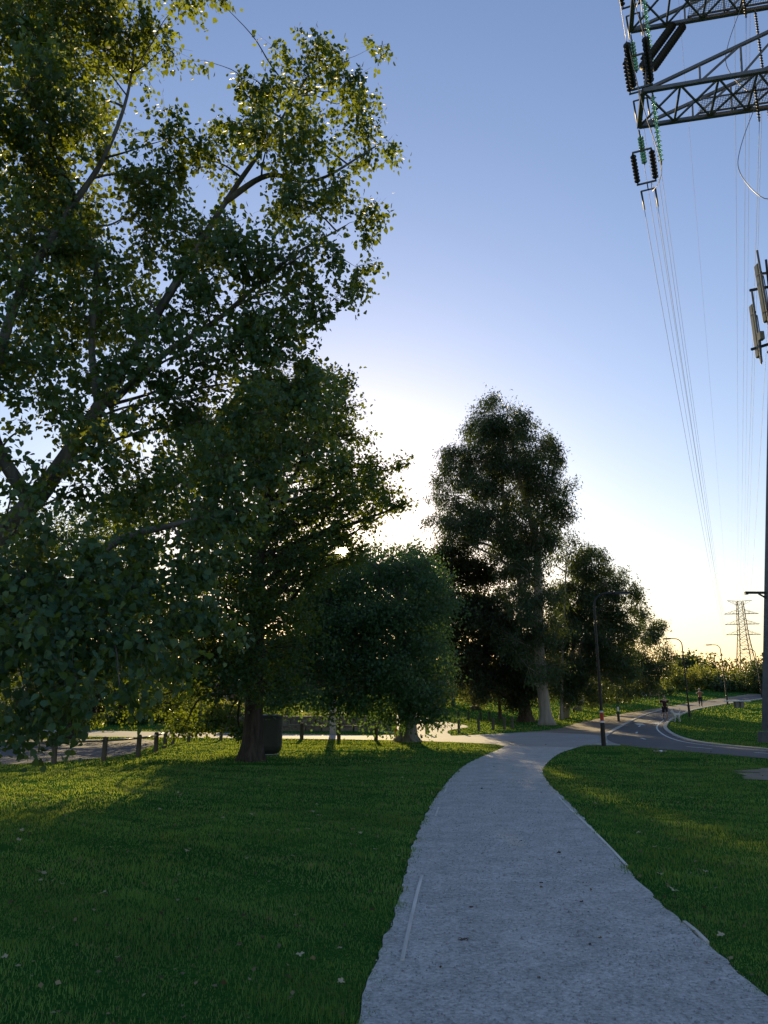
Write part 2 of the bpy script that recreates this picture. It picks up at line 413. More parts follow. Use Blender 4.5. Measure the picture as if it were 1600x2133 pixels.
def ribbon(name, pts, w, z, material, label, h=0.0, kind='structure'):
    """a line of paint (flat) or a low kerb (h > 0) that follows the ground"""
    pts = [Vector((p[0], p[1], 0)) for p in pts]; v, f = [], []
    for i, p in enumerate(pts):
        t = (pts[min(i + 1, len(pts) - 1)] - pts[max(i - 1, 0)]).normalized(); nn = Vector((-t.y, t.x, 0))
        a, b_ = p - nn * w / 2, p + nn * w / 2
        za, zb = H1(a.x, a.y) + z, H1(b_.x, b_.y) + z
        if h: v += [(a.x, a.y, za - .03), (a.x, a.y, za + h), (b_.x, b_.y, zb + h), (b_.x, b_.y, zb - .03)]
        else: v += [(a.x, a.y, za), (b_.x, b_.y, zb)]
    c = 4 if h else 2
    for i in range(len(pts) - 1):
        for j in range(c - 1): f.append((i * c + j, i * c + j + 1, (i + 1) * c + j + 1, (i + 1) * c + j))
    if h: f += [(0, 1, 2, 3), tuple((len(pts) - 1) * c + q for q in (3, 2, 1, 0))]
    me = bpy.data.meshes.new(name); me.from_pydata(v, [], f); me.update(); me.materials.append(material)
    return tag(link(name, me), label, None, None, kind)
ribbon('kerb', smooth_line([(x + .09, y, 0) for x, y in BIKE_IN], 8), .2, .012, M['concrete'], 'pale concrete edge strip along the inner curve of the asphalt path', h=.05)
ribbon('kerb', smooth_line([(8.4, 33.2, 0), (9.0, 33.9, 0), (9.45, 35.6, 0), (10.1, 38.2, 0), (11.5, 42.6, 0), (14.3, 50.2, 0), (18.2, 60, 0), (22.3, 69, 0), (26.4, 76.6, 0)], 8), .22, .013, M['concrete'], 'pale concrete edge strip along the outer curve of the asphalt path', h=.03)
ribbon('edge_line_marking', smooth_line([(x - .42, y - .05, 0) for x, y in BIKE_IN[2:9]], 8), .09, .017, M['paint'], 'thin white painted line inside the path bend')
for (a, b_) in (((11.5, 31.6), (11.9, 30.2)), ((12.4, 27.9), (13.1, 26.3)), ((11.75, 37.3), (11.95, 38.6)), ((13.1, 43.0), (13.6, 44.5)), ((15.5, 50.3), (16.1, 51.9)), ((18.4, 57.5), (19.2, 59.1))):
    ribbon('dash_marking', [a, b_], .11, .017, M['paint'], 'short white centre dash painted on the asphalt path')
for k, (px, py, w) in enumerate(((1330, 1509, .5), (1366, 1507, .5))):
    g = G(px, py); ribbon('path_symbol_marking', [(g.x - .1, g.y - 1.0), (g.x + .3, g.y + 1.0)], w, .017, M['paint'], 'faded white path symbol painted on the asphalt near the runner')

# ------------------------------------------------------------------ vegetation helpers
def unit(a): return a / np.maximum(np.linalg.norm(a, axis=-1, keepdims=True), 1e-9)
LEAF = {
    'heart': (np.array([(0, 0, 0), (.16, -.42, .05), (.48, -.40, .04), (1, 0, -.03), (.48, .40, .04), (.16, .42, .05), (.42, 0, -.05)], dtype=float),
              [(0, 1, 6), (1, 2, 6), (2, 3, 6), (3, 4, 6), (4, 5, 6), (5, 0, 6)]),
    'broad': (np.array([(0, 0, 0), (.45, -.40, .07), (1, 0, -.04), (.45, .40, .07)], dtype=float), [(0, 1, 2), (0, 2, 3)]),
    'lance': (np.array([(0, 0, 0), (.4, -.16, .03), (1, 0, -.08), (.4, .16, .03)], dtype=float), [(0, 1, 2), (0, 2, 3)]),
    'needle': (np.array([(0, 0, 0), (.5, -.20, .02), (1, 0, 0), (.5, .20, .02)], dtype=float), [(0, 1, 2), (0, 2, 3)]),
}
def leaf_frames(pos, dirs, nrm):
    d = unit(dirs); n_ = nrm - d * np.sum(nrm * d, -1, keepdims=True); n_ = unit(n_)
    return d, np.cross(n_, d), n_
def leaf_mesh(name, pos, dirs, nrm, size, shape, material, rnd):
    tv, tf = LEAF[shape]; N = len(pos); k = len(tv)
    d, w, n_ = leaf_frames(pos, dirs, nrm)
    s = size[:, None, None]
    v = pos[:, None, :] + s * (tv[None, :, 0:1] * d[:, None, :] + tv[None, :, 1:2] * w[:, None, :] + tv[None, :, 2:3] * n_[:, None, :])
    f = (np.array(tf)[None] + (np.arange(N) * k)[:, None, None]).reshape(-1)
    return np_mesh(name, v.reshape(-1, 3), f, np.full(N * len(tf), 3), material, rnd=np.repeat(rnd, len(tf)))
def twig_mesh_data(a, b_, ra, rb):
    """three-sided tapered twigs between point arrays"""
    d = unit(b_ - a); ref = np.where(np.abs(d[:, 2:3]) > .9, np.array([[1., 0, 0]]), np.array([[0, 0, 1.]]))
    u = unit(np.cross(d, ref)); w = np.cross(d, u); vs_ = []
    for p, r in ((a, ra), (b_, rb)):
        for k in range(3):
            an = 2 * math.pi * k / 3; vs_.append(p + (u * math.cos(an) + w * math.sin(an)) * r[:, None])
    v = np.stack(vs_, 1); N = len(a)
    f = np.array([(0, 1, 4, 3), (1, 2, 5, 4), (2, 0, 3, 5)])[None] + (np.arange(N) * 6)[:, None, None]
    return v.reshape(-1, 3), f.reshape(-1), np.full(N * 3, 4)
def wobble_trunk(mb, pts, rad, n=12, flare=0.0, k=6, rough=.08, seed=0):
    """smooth tapered trunk with an uneven section and a root flare"""
    r_ = random.Random(seed)
    line = smooth_line(pts, k); m_ = len(line)
    rr = []
    for i in range(m_):
        t = i / (m_ - 1) * (len(rad) - 1); j = min(int(t), len(rad) - 2); w = t - j
        r = rad[j] * (1 - w) + rad[j + 1] * w
        rr.append(r)
    k0 = len(mb.v); mb.tube(line, rr, n)
    ph = [r_.uniform(0, 6.28) for _ in range(4)]
    z0 = line[0].z
    for i in range(m_):
        for j in range(n):
            q = Vector(mb.v[k0 + i * n + j]); c = line[i]; a = 2 * math.pi * j / n
            g = 1 + rough * (math.sin(3 * a + ph[0] + i * .3) + .6 * math.sin(5 * a + ph[1] - i * .5))
            if flare:
                t = max(0, 1 - (q.z - z0) / flare)
                g *= 1 + t * t * (.55 + .35 * math.sin(5 * a + ph[2]))
            mb.v[k0 + i * n + j] = tuple(c + (q - c) * g)
SUN_N = np.array(SUN_DIR); CAM_N = np.array([0, 0, EYE])
def off_sun_ray(p, r):
    d = p - CAM_N; t = d @ SUN_N
    return np.linalg.norm(d - t[:, None] * SUN_N[None], axis=1) > r
def make_tree(name, label, cat, base, trunk, clusters, leaf, shape, lmat, bmat, per_spray=14, spray_len=.5, droop=.25, up=.4,
              group=None, flare=.5, limb_r=.07, twig_frac=.4, seed=0, gap=None, pick=None, sides=12, rough=.08, limbs=True, hang=0.0, shell=.35, low=1.0, lump=.24, tight=.20, minspray=3):
    g = np.random.default_rng(seed); r_ = random.Random(seed)
    base = Vector(base); root = empty(name, base); tag(root, label, cat, group)
    mb = MB()
    for q, (pts, rad) in enumerate(trunk):
        wobble_trunk(mb, [Vector(p) - base for p in pts], rad, sides, flare if q == 0 else 0, 6, rough, seed + q)
    tr = mb.build('trunk', bmat, root, smooth=True)
    # attach points along all stems
    stem = []
    for pts, rad in trunk:
        ln = smooth_line(pts, 6)
        stem += [(p, rad[min(int(i / 6), len(rad) - 1)]) for i, p in enumerate(ln)]
    pos_all, dir_all, nrm_all, size_all, rnd_all = [], [], [], [], []
    tw_a, tw_b, tw_r = [], [], []
    for ci, (c, rad, ns) in enumerate(clusters):
        c = Vector(c); rad = np.array(rad, dtype=float)
        if limbs:
            best, bd = None, 1e9
            for p, pr in stem:
                if p.z < base.z + low: continue
                hd = math.hypot(c.x - p.x, c.y - p.y); want = c.z - .45 * hd
                sc_ = abs(p.z - want) + .55 * (c - p).length
                if sc_ < bd: bd, best = sc_, (p, pr)
            if best is None: best = min(stem, key=lambda q: (c - q[0]).length)
            p, pr = best; L_ = (c - p).length
            if L_ > .3:
                mid1 = p.lerp(c, .35) + Vector((r_.gauss(0, .05), r_.gauss(0, .05), r_.gauss(.04, .05))) * L_
                mid2 = p.lerp(c, .7) + Vector((r_.gauss(0, .06), r_.gauss(0, .06), r_.gauss(.03, .05))) * L_
                r0 = min(pr * .6, limb_r * (.5 + .12 * L_))
                ln = smooth_line([p, mid1, mid2, c], 4)
                MB().tube([q - base for q in ln], [r0 * (1 - .8 * i / (len(ln) - 1)) for i in range(len(ln))], 6).build('limb', bmat, root, smooth=True)
        ns = max(minspray, int(ns))
        nsub = int(max(4, min(9, ns / 5))); sc0 = unit(g.normal(size=(nsub, 3))) * g.uniform(shell, 1.0, (nsub, 1))
        pk = g.integers(0, nsub, ns); lp = sc0[pk] + np.clip(g.normal(size=(ns, 3)), -1.7, 1.7) * lump
        dd = unit(lp); sp = np.array(c) + lp * rad
        ax = unit(dd * .8 + g.normal(size=(ns, 3)) * .5 + np.array([0, 0, up - droop]))
        sl = spray_len * g.uniform(.6, 1.3, ns)
        k = per_spray
        t = g.random((ns, k))
        pos = sp[:, None] + ax[:, None] * (sl[:, None] * (t - .3))[..., None] + g.normal(size=(ns, k, 3)) * (spray_len * tight)
        pos[..., 2] -= hang * g.random((ns, k)) * spray_len
        dr = unit(ax[:, None] * .5 + g.normal(size=(ns, k, 3)) * .7 + np.array([0, 0, -droop * 1.6]))
        nm = unit(g.normal(size=(ns, k, 3)) * .8 + np.array([0, 0, up * 1.6]) + dd[:, None] * .4)
        pos_all.append(pos.reshape(-1, 3)); dir_all.append(dr.reshape(-1, 3)); nrm_all.append(nm.reshape(-1, 3))
        size_all.append(leaf * g.uniform(.5, 1.28, ns * k))
        # sprays share a tone so that light and dark clumps show
        rnd_all.append(np.clip(np.repeat(g.random(ns) * .65 + r_.random() * .3, k) + g.normal(0, .13, ns * k), 0, 1))
        m_ = g.random(ns) < twig_frac
        if m_.any():
            st = np.array(c) + (sp[m_] - np.array(c)) * g.uniform(.0, .5, (m_.sum(), 1))
            tw_a.append(st); tw_b.append(sp[m_] + ax[m_] * (sl[m_] * .6)[:, None]); tw_r.append(np.full(m_.sum(), limb_r * .10))
    pos = np.concatenate(pos_all); dr = np.concatenate(dir_all); nm = np.concatenate(nrm_all); sz = np.concatenate(size_all); rd = np.concatenate(rnd_all)
    keep = pos[:, 2] > hgt(pos[:, 0], pos[:, 1]) + .12
    if gap: keep &= off_sun_ray(pos, gap)
    pos, dr, nm, sz, rd = pos[keep], dr[keep], nm[keep], sz[keep], rd[keep]
    B = np.array(base)
    if tw_a:
        a, b_, r2 = np.concatenate(tw_a) - B, np.concatenate(tw_b) - B, np.concatenate(tw_r)
        if gap:
            kk = off_sun_ray(a + B, gap) & off_sun_ray(b_ + B, gap); a, b_, r2 = a[kk], b_[kk], r2[kk]
        v, f, c_ = twig_mesh_data(a, b_, r2, r2 * .35)
        tag(link('twigs', np_mesh('twigs', v, f, c_, bmat), root), None, None, None, 'stuff')
    if pick:
        # the leaves nearest the camera, each an object of its own
        vis = (pos[:, 1] > .5) & (np.abs(pos[:, 0]) < pos[:, 1] * .47) & (pos[:, 2] < EYE + pos[:, 1] * 1.02)
        dist = np.linalg.norm(pos - CAM_N, axis=1) / sz; dist[~vis] = 1e9
        idx = np.argsort(dist)[:pick]; sel = np.zeros(len(pos), dtype=bool); sel[idx] = True
        tv, tf = LEAF[shape]; vari = []
        for q in range(6):
            w = tv.copy(); w[:, 2] *= r_.uniform(.3, 2.2); w[:, 1] *= r_.uniform(.9, 1.12)
            vari.append(np_mesh('leaf', w, np.array(tf).ravel(), np.full(len(tf), 3), lmat, rnd=np.full(len(tf), q / 5)))
        d, w, n_ = leaf_frames(pos[idx], dr[idx], nm[idx])
        for q in range(len(idx)):
            s = float(sz[idx[q]])
            o = bpy.data.objects.new('leaf', vari[int(rd[idx[q]] * 5.99)]); COL.objects.link(o); o.parent = root
            mt = Matrix((d[q], w[q], n_[q])).transposed().to_4x4() @ Matrix.Diagonal((s, s, s, 1))
            mt.translation = Vector(pos[idx[q]] - B); o.matrix_local = mt
        pos, dr, nm, sz, rd = pos[~sel], dr[~sel], nm[~sel], sz[~sel], rd[~sel]
    cr = link('crown', leaf_mesh('crown', pos - B, dr, nm, sz, shape, lmat, rd), root)
    tag(cr, None, None, None, 'stuff')
    return root
def blobs(lst, Y, depth, dens, flat=.8, seed=0, both=True, ysq=1.0):
    """crown clumps from (px, py, radius px[, dY]); each gets its own depth inside a crown of the given half depth"""
    r_ = random.Random(seed); out = []
    cx = sum(p[0] for p in lst) / len(lst)
    ext = max(abs(p[0] - cx) for p in lst) + 1
    for p in lst:
        lim = depth * math.sqrt(max(.08, 1 - ((p[0] - cx) / ext) ** 2 * .85))
        offs = [p[3]] if len(p) > 3 else ([r_.uniform(.1, 1) * lim, -r_.uniform(.1, 1) * lim] if both else [r_.uniform(-1, 1) * lim])
        for dy in offs:
            yy = Y + dy; c = P(p[0], p[1], yy); r = p[2] * mpp(yy)
            out.append((c, (r * 1.05, r * ysq, r * flat), dens * r ** 2))
    return out

# ------------------------------------------------------------------ the leaning poplar, nearest tree
pop = [  # px, py, r px, depth y
 (50, 50, 110, 9.6), (150, 110, 105, 10.2), (50, 190, 110, 9.0), (235, 50, 85, 10.6), (315, 62, 52, 10.8), (345, 95, 28, 10.4), (170, 250, 85, 10.0), (50, 320, 100, 9.4),
 (450, -5, 32, 9.6), (130, 410, 95, 10.4), (400, -25, 60, 9.8), (100, -60, 120, 9.8), (270, -60, 100, 10.5), (225, 130, 50, 10.9), (425, 125, 11, 10.2),
 (560, 195, 62, 10.8), (635, 150, 66, 10.9), (710, 180, 58, 11.0), (782, 95, 24, 11.2), (808, 295, 30, 11.3), (745, 270, 55, 11.2), (660, 270, 75, 10.6), (560, 300, 75, 10.3),
 (500, 160, 17, 10.6), (500, 255, 48, 10.6), (350, 290, 62, 10.2), (430, 335, 62, 10.6), (330, 385, 75, 10.8), (750, 200, 30, 11.4), (700, 110, 30, 11.0),
 (610, 410, 72, 10.6), (700, 400, 62, 11.0), (755, 465, 40, 11.2), (740, 555, 38, 11.0), (690, 510, 45, 10.4), (605, 540, 80, 10.6), (500, 540, 85, 10.2), (690, 620, 40, 10.8),
 (635, 640, 45, 11.0), (560, 650, 75, 10.4), (400, 500, 75, 11.2), (300, 480, 75, 10.8), (200, 540, 85, 10.2), (80, 500, 95, 9.6), (40, 620, 85, 9.3), (160, 660, 80, 10.6),
 (80, 760, 75, 9.8), (180, 770, 55, 10.8), (20, 810, 35, 9.2), (300, 640, 60, 11.3), (410, 640, 75, 11.0),
 (480, 720, 95, 10.4), (580, 760, 82, 10.8), (640, 830, 70, 11.0), (540, 870, 95, 10.2), (420, 820, 85, 10.6), (450, 940, 85, 10.0), (350, 880, 60, 11.0), (310, 1000, 85, 10.4),
 (200, 1010, 60, 9.6), (660, 790, 42, 11.2), (60, 1090, 80, 8.6), (150, 940, 40, 10.6), (560, 980, 70, 10.6), (400, 1060, 75, 9.6), (650, 920, 50, 10.9), (500, 1060, 55, 9.8),
 (50, 1200, 100, 8.2), (170, 1200, 90, 8.6), (290, 1160, 75, 9.0), (400, 1160, 60, 9.2), (100, 1310, 105, 7.6), (230, 1320, 95, 7.8), (340, 1290, 72, 8.4), (50, 1430, 85, 7.2),
 (160, 1420, 65, 7.0), (250, 1430, 42, 7.0), (430, 1260, 55, 8.8), (360, 1380, 42, 8.0), (300, 1240, 80, 8.6), (110, 1500, 34, 7.4), (0, 1320, 90, 7.0), (460, 1170, 45, 9.4),
 (-90, 200, 130, 9.0), (-90, 450, 130, 9.0), (-100, 700, 120, 8.6), (-110, 1200, 120, 7.6), (-120, 950, 90, 8.4), (-100, 1420, 90, 7.0), (-60, -120, 140, 9.4), (170, -170, 130, 10.2), (380, -150, 90, 10.4),
 (150, 870, 50, 9.4), (230, 930, 55, 9.2), (255, 760, 55, 9.6), (90, 960, 30, 9.0), (330, 760, 55, 9.8), (270, 870, 45, 9.8), (120, 850, 36, 10.6), (400, 560, 50, 9.8), (350, 700, 45, 9.6), (180, 880, 40, 11.0), (60, 880, 20, 9.2), (470, 470, 45, 9.9), (30, 1010, 40, 8.8), (250, 640, 45, 9.6)]
pcl = blobs(pop, 0, 1, 320, flat=.95, seed=3, ysq=1.3)
pcl += blobs([(p[0] + 12, p[1] + 15, p[2] * .95, p[3] + 2.0) for p in pop if p[0] < 300 and p[1] < 720 and not (220 < p[0] < 300 and 100 < p[1] < 260)], 0, 1, 150, flat=.95, seed=33, ysq=1.3)
pb = Vector((-6.3, 9.0, 0))
pt_main = [pb, pb + Vector((.5, .25, 1.8)), P(40, 1075, 9.6), P(110, 990, 9.8), P(205, 850, 10.1), P(330, 650, 10.5), P(470, 420, 10.7), P(560, 290, 10.8), P(640, 160, 10.9)]
pt_low = [pb + Vector((.45, .2, 1.6)), P(20, 1290, 8.8), P(150, 1220, 8.8), P(240, 1130, 9.0), P(420, 1080, 9.6), P(620, 1035, 10.4)]
pt_left = [P(60, 1045, 9.65), P(-20, 880, 9.4), P(30, 640, 9.4), P(130, 460, 9.8), P(215, 330, 10.2), P(265, 200, 10.6), P(285, 60, 10.8)]
pt_mid = [P(205, 850, 10.1), P(190, 720, 10.2), P(200, 560, 10.2), P(160, 420, 10.0), P(90, 250, 9.6), P(50, 60, 9.5)]
pt_fork = [P(225, 845, 10.15), P(340, 740, 10.5), P(460, 660, 10.7), P(600, 540, 10.8), P(720, 470, 11.0)]
pt_side = [P(470, 420, 10.7), P(560, 365, 10.8), P(660, 375, 10.9), P(790, 300, 11.2)]
make_tree('poplar_tree', 'large leaning poplar with heart shaped leaves filling the upper left', 'tree', pb,
          [(pt_main, [.20, .16, .13, .11, .088, .06, .042, .025, .010]), (pt_low, [.10, .08, .06, .05, .03, .012]), (pt_left, [.09, .075, .06, .05, .035, .022, .01]),
           (pt_mid, [.055, .045, .035, .028, .02, .01]), (pt_fork, [.055, .045, .035, .025, .01]), (pt_side, [.05, .04, .025, .01])],
          pcl, .078, 'heart', M['poplar_leaf'], M['poplar_bark'], per_spray=12, spray_len=.36, droop=.42, up=.28, tight=.13, limb_r=.032, twig_frac=.75, seed=5, pick=300, flare=.6, sides=14, hang=.4)

# ------------------------------------------------------------------ the oak behind it
oak = [(700, 850, 55), (732, 905, 40), (650, 900, 75), (600, 980, 85), (715, 990, 50), (790, 972, 30, -1.0), (755, 1035, 52), (822, 1060, 22, -.6), (690, 1060, 75), (620, 1080, 80), (700, 1112, 34),
 (560, 1150, 95), (460, 1100, 95), (470, 1240, 100), (545, 1260, 70), (640, 1160, 40), (540, 1350, 100), (420, 1370, 95), (350, 1290, 95), (330, 1410, 75), (450, 1430, 62),
 (560, 1430, 66), (250, 1200, 95), (300, 1050, 95), (400, 980, 95), (500, 900, 100), (580, 840, 80), (230, 1370, 80), (800, 1010, 26, .4), (680, 800, 45), (170, 1290, 70), (690, 1140, 36), (640, 1205, 48), (745, 1105, 26, -1.2), (600, 1290, 60), (725, 1165, 26, -1.5), (770, 990, 30, .8), (800, 1050, 26, .8), (828, 972, 14, -.4), (842, 1052, 12, -.3), (735, 955, 36), (770, 1080, 24, -.5), (785, 1000, 24, 1.4), (712, 1122, 26, -1.0), (738, 1150, 22, -1.2), (686, 1165, 28, -.8), (660, 1130, 34, .6)]
oak = [p + (-2.6,) if p[1] >= 1395 and len(p) == 3 else p for p in oak]
ocl = blobs(oak, 24.0, 3.6, 80, flat=.6, seed=8)
ocl += [(P(px, py, 27.0), (r * mpp(27), .8, .28), 70 * .6) for px, py, r in ((385, 1512, 26), (430, 1508, 32), (475, 1503, 30), (500, 1525, 14))]
ob = Vector((-3.82, 24.0, 0))
make_tree('oak_tree', 'broad dark oak with a thick flared trunk on the lawn, sun at its edge', 'tree', ob,
          [([ob + Vector((0, 0, -.1)), ob + Vector((.02, 0, 1.2)), ob + Vector((.05, 0, 3)), ob + Vector((0, .1, 6)), ob + Vector((.3, 0, 9)), ob + Vector((.7, 0, 11.2))], [.30, .27, .25, .2, .12, .03])],
          ocl, .115, 'broad', M['oak_leaf'], M['oak_bark'], per_spray=15, spray_len=.55, droop=.12, up=.55, limb_r=.08, twig_frac=.5, seed=9, gap=.16, flare=.9, low=2.6, minspray=14)

# ------------------------------------------------------------------ low dense elm on the kerb of the crossing
elm = [(850, 1180, 62), (780, 1185, 55), (720, 1225, 65), (900, 1215, 42), (860, 1270, 85), (770, 1290, 85), (690, 1300, 72), (895, 1330, 48), (840, 1370, 85), (740, 1380, 85), (650, 1385, 62),
 (918, 1415, 36), (870, 1430, 65), (790, 1435, 56), (710, 1440, 44), (935, 1462, 16), (890, 1470, 30), (830, 1470, 40), (600, 1400, 45), (760, 1470, 22), (680, 1470, 24), (700, 1185, 44), (750, 1158, 30), (640, 1250, 50), (620, 1330, 55), (960, 1480, 18), (850, 1488, 24), (800, 1490, 18), (925, 1385, 34), (938, 1440, 26), (920, 1478, 22), (600, 1450, 40), (570, 1390, 44), (640, 1440, 44), (560, 1450, 30), (650, 1200, 34), (600, 1340, 44), (690, 1250, 50), (870, 1140, 20), (905, 1165, 18), (820, 1142, 18), (772, 1135, 13), (962, 1345, 11), (968, 1492, 9), (962, 1420, 11), (925, 1285, 16), (940, 1310, 12)]
elm = [(p[0] - max(0, p[0] - 830) * .28,) + p[1:] for p in elm]
elm = [p + (-2.9,) if p[1] >= 1428 and len(p) == 3 else p for p in elm]
eb = Vector((1.02, 35.6, H1(0, 35.6)))
ecl = blobs(elm, 35.6, 3.8, 85, flat=.40, seed=12)
make_tree('elm_tree', 'low dense blue green elm with a pale ribbed trunk beside the crossing', 'tree', eb,
          [([eb + Vector((0, 0, -.1)), eb + Vector((0, 0, .9)), eb + Vector((-.1, 0, 2.2)), eb + Vector((-.3, 0, 5)), eb + Vector((-.4, 0, 7.6))], [.40, .35, .33, .2, .05])],
          ecl, .13, 'broad', M['elm_leaf'], M['elm_bark'], per_spray=16, spray_len=.8, droop=.42, up=.4, limb_r=.10, twig_frac=.3, hang=.5, lump=.28, shell=.55, seed=13, gap=.22, flare=.45, rough=.16, low=1.9)

# ------------------------------------------------------------------ dark spreading tree beyond the car park, far left
lf = [(60, 1120, 90), (170, 1130, 90), (40, 1250, 95), (150, 1260, 95), (250, 1240, 70), (60, 1370, 90), (170, 1380, 85), (270, 1350, 60), (20, 1450, 60), (120, 1460, 60), (230, 1440, 50), (310, 1470, 40), (-80, 1180, 90), (-90, 1340, 90), (200, 1490, 26), (60, 1500, 26), (340, 1400, 55), (400, 1430, 50), (355, 1465, 36)]
lb_ = Vector((-14.6, 38.6, H1(0, 38.6)))
make_tree('ash_tree', 'dark tree behind the car park at the left edge', 'tree', lb_,
          [([lb_, lb_ + Vector((.1, 0, 1.5)), lb_ + Vector((0, 0, 4)), lb_ + Vector((.2, 0, 8.5))], [.32, .27, .22, .05])],
          blobs(lf, 38.6, 3.5, 34, flat=.7, seed=15), .15, 'broad', M['oak_leaf'], M['oak_bark'], per_spray=14, spray_len=.7, droop=.25, up=.45, limb_r=.1, twig_frac=.2, seed=16)

# ------------------------------------------------------------------ tall gum and its neighbours
gum = [(1040, 862, 46), (1003, 892, 36), (1080, 882, 32), (1055, 930, 62), (1000, 960, 50), (950, 955, 36), (932, 1000, 28), (1122, 930, 36), (1148, 945, 22), (1140, 1010, 44), (1085, 1005, 66),
 (1015, 1040, 56), (945, 1052, 30), (912, 1030, 15), (965, 1090, 44), (935, 1112, 20), (1025, 1110, 56), (1095, 1095, 60), (1148, 1065, 36), (1160, 1015, 16), (1062, 1165, 44), (1100, 1190, 36), (1145, 1120, 20),
 (1090, 1270, 38), (1125, 1320, 34), (1062, 1240, 30), (985, 1010, 30), (1105, 1150, 44), (1150, 1235, 26), (1075, 1330, 40), (1145, 1385, 26), (1100, 1390, 30), (1150, 1300, 26), (900, 1075, 14), (1120, 1245, 30)]
gb = Vector((10.3, 52.8, H1(0, 52.8)))
def Q(px, py, Y=52.8): return P(px, py, Y)
make_tree('gum_tree', 'tallest gum tree with a thick pale trunk and towering ragged crown', 'tree', gb,
          [([gb + Vector((.1, 0, -.1)), Q(1132, 1440), Q(1122, 1330), Q(1120, 1200), Q(1116, 1120), Q(1085, 1010), Q(1060, 900)], [.37, .36, .32, .28, .24, .15, .05]),
           ([Q(1122, 1330, 52.9), Q(1095, 1250, 52.6), Q(1060, 1120, 52.2), Q(1045, 1000, 52.4), Q(1035, 880, 52.6)], [.22, .2, .16, .11, .04]),
           ([Q(1118, 1180), Q(1130, 1090, 53.4), Q(1145, 960, 53.6)], [.16, .12, .04]),
           ([Q(1060, 1120, 52.2), Q(1000, 1040, 51.8), Q(940, 970, 51.8)], [.12, .08, .03])],
          blobs(gum, 52.8, 2.8, 75, flat=.85, seed=21), .22, 'lance', M['gum_leaf'], M['gum_bark'], per_spray=16, spray_len=.75, droop=.5, up=.2, limb_r=.10, twig_frac=.35, seed=22, flare=1.2, hang=.4, sides=14, lump=.19, shell=.6)
ced = [(940, 1172, 48), (902, 1222, 46), (992, 1200, 48), (940, 1270, 70), (1020, 1285, 66), (1080, 1345, 55), (980, 1340, 70), (905, 1325, 42), (1040, 1395, 66), (965, 1395, 46), (1100, 1420, 46), (1010, 1435, 30), (1078, 1455, 28), (885, 1265, 26), (1120, 1390, 34)]
cb = Vector((9.85, 57.1, H1(0, 57.1)))
make_tree('cypress_tree', 'near black cypress with layered boughs left of the tallest gum', 'tree', cb,
          [([cb + Vector((0, 0, -.1)), cb + Vector((-.1, 0, 1.5)), Q(1080, 1380, 57.1), Q(1020, 1280, 56.6), Q(955, 1165, 56.4)], [.46, .38, .3, .2, .05])],
          blobs(ced, 56.0, 3.2, 75, flat=.6, seed=31), .24, 'needle', M['pine_leaf'], M['pine_bark'], per_spray=16, spray_len=.8, droop=.15, up=.5, limb_r=.10, twig_frac=.15, seed=32, flare=1.0)
def gumlet(name, label, base_px, Y, clumps, dens, seed, leaf=.24, lm='gum_leaf', bm='gum_bark', depth=2.2, r0=.2, group='gums on the rise', droop=.45, shape='lance', flat=.85, stems=1, top=None, fl=.6):
    b = P(base_px, 1480, Y); b.z = H1(0, Y)
    tp = top or (sum(c[0] for c in clumps) / len(clumps), min(c[1] for c in clumps))
    tops = [P(tp[0], tp[1], Y)] + [P(tp[0] + 28 * (q + 1) * (-1) ** q, tp[1] + 40, Y + .4) for q in range(stems - 1)]
    tr = []
    for q, t in enumerate(tops):
        m1 = b.lerp(t, .35) + Vector((.12 * (q - .5), 0, 0)); m2 = b.lerp(t, .7)
        tr.append(([b + Vector((.15 * q, 0, -.1)), m1, m2, t], [r0, r0 * .8, r0 * .5, r0 * .1]))
    return make_tree(name, label, 'tree', b, tr, blobs(clumps, Y, depth, dens, flat=flat, seed=seed), leaf, shape, M[lm], M[bm], per_spray=14, spray_len=.8, droop=droop, up=.25,
                     group=group, limb_r=.07, twig_frac=.3, seed=seed + 1, flare=fl, sides=9, hang=.3, lump=.2, shell=.55)
gumlet('sapling_gum_tree', 'slender sparse gum with sky showing through, right of the tallest gum', 1168, 60, [(1180, 1122, 26), (1158, 1152, 18), (1202, 1150, 30), (1150, 1175, 12), (1215, 1185, 22)], 26, 41, r0=.13, depth=1.2)
gumlet('multi_stem_gum_tree', 'bushy many stemmed gum behind the near lamp post', 1172, 62, [(1232, 1165, 34), (1212, 1215, 40), (1262, 1215, 40), (1242, 1275, 52), (1182, 1290, 40), (1205, 1340, 52), (1270, 1330, 50), (1302, 1232, 26), (1308, 1285, 30), (1180, 1400, 42), (1240, 1395, 52), (1160, 1430, 30), (1215, 1440, 30), (1165, 1345, 44), (1150, 1395, 34), (1190, 1240, 30), (1290, 1380, 34)], 84, 43, r0=.2, stems=3, depth=2.6)
gumlet('round_gum_tree', 'rounded gum at the right end of the dark clump', 1200, 73, [(1340, 1312, 32), (1368, 1312, 20), (1350, 1370, 42), (1300, 1375, 42), (1374, 1390, 20), (1330, 1415, 34), (1285, 1425, 34), (1260, 1390, 40)], 60, 45, r0=.3, depth=2.8, top=(1310, 1310))
gumlet('young_cypress_tree', 'small dark cone shaped tree on the sunlit lawn behind the near lamp', 1271, 86, [(1275, 1432, 18), (1262, 1446, 16), (1288, 1448, 16), (1275, 1452, 16)], 40, 47, leaf=.28, lm='pine_leaf', bm='pine_bark', r0=.2, depth=1.0, shape='needle')
gumlet('red_barked_tree', 'thin tree with a reddish sunlit trunk between the cypress and the fence', 1042, 61, [(1040, 1400, 30), (1060, 1425, 24), (1020, 1430, 24), (1042, 1440, 18)], 30, 49, r0=.14, bm='pine_bark', lm='pine_leaf')
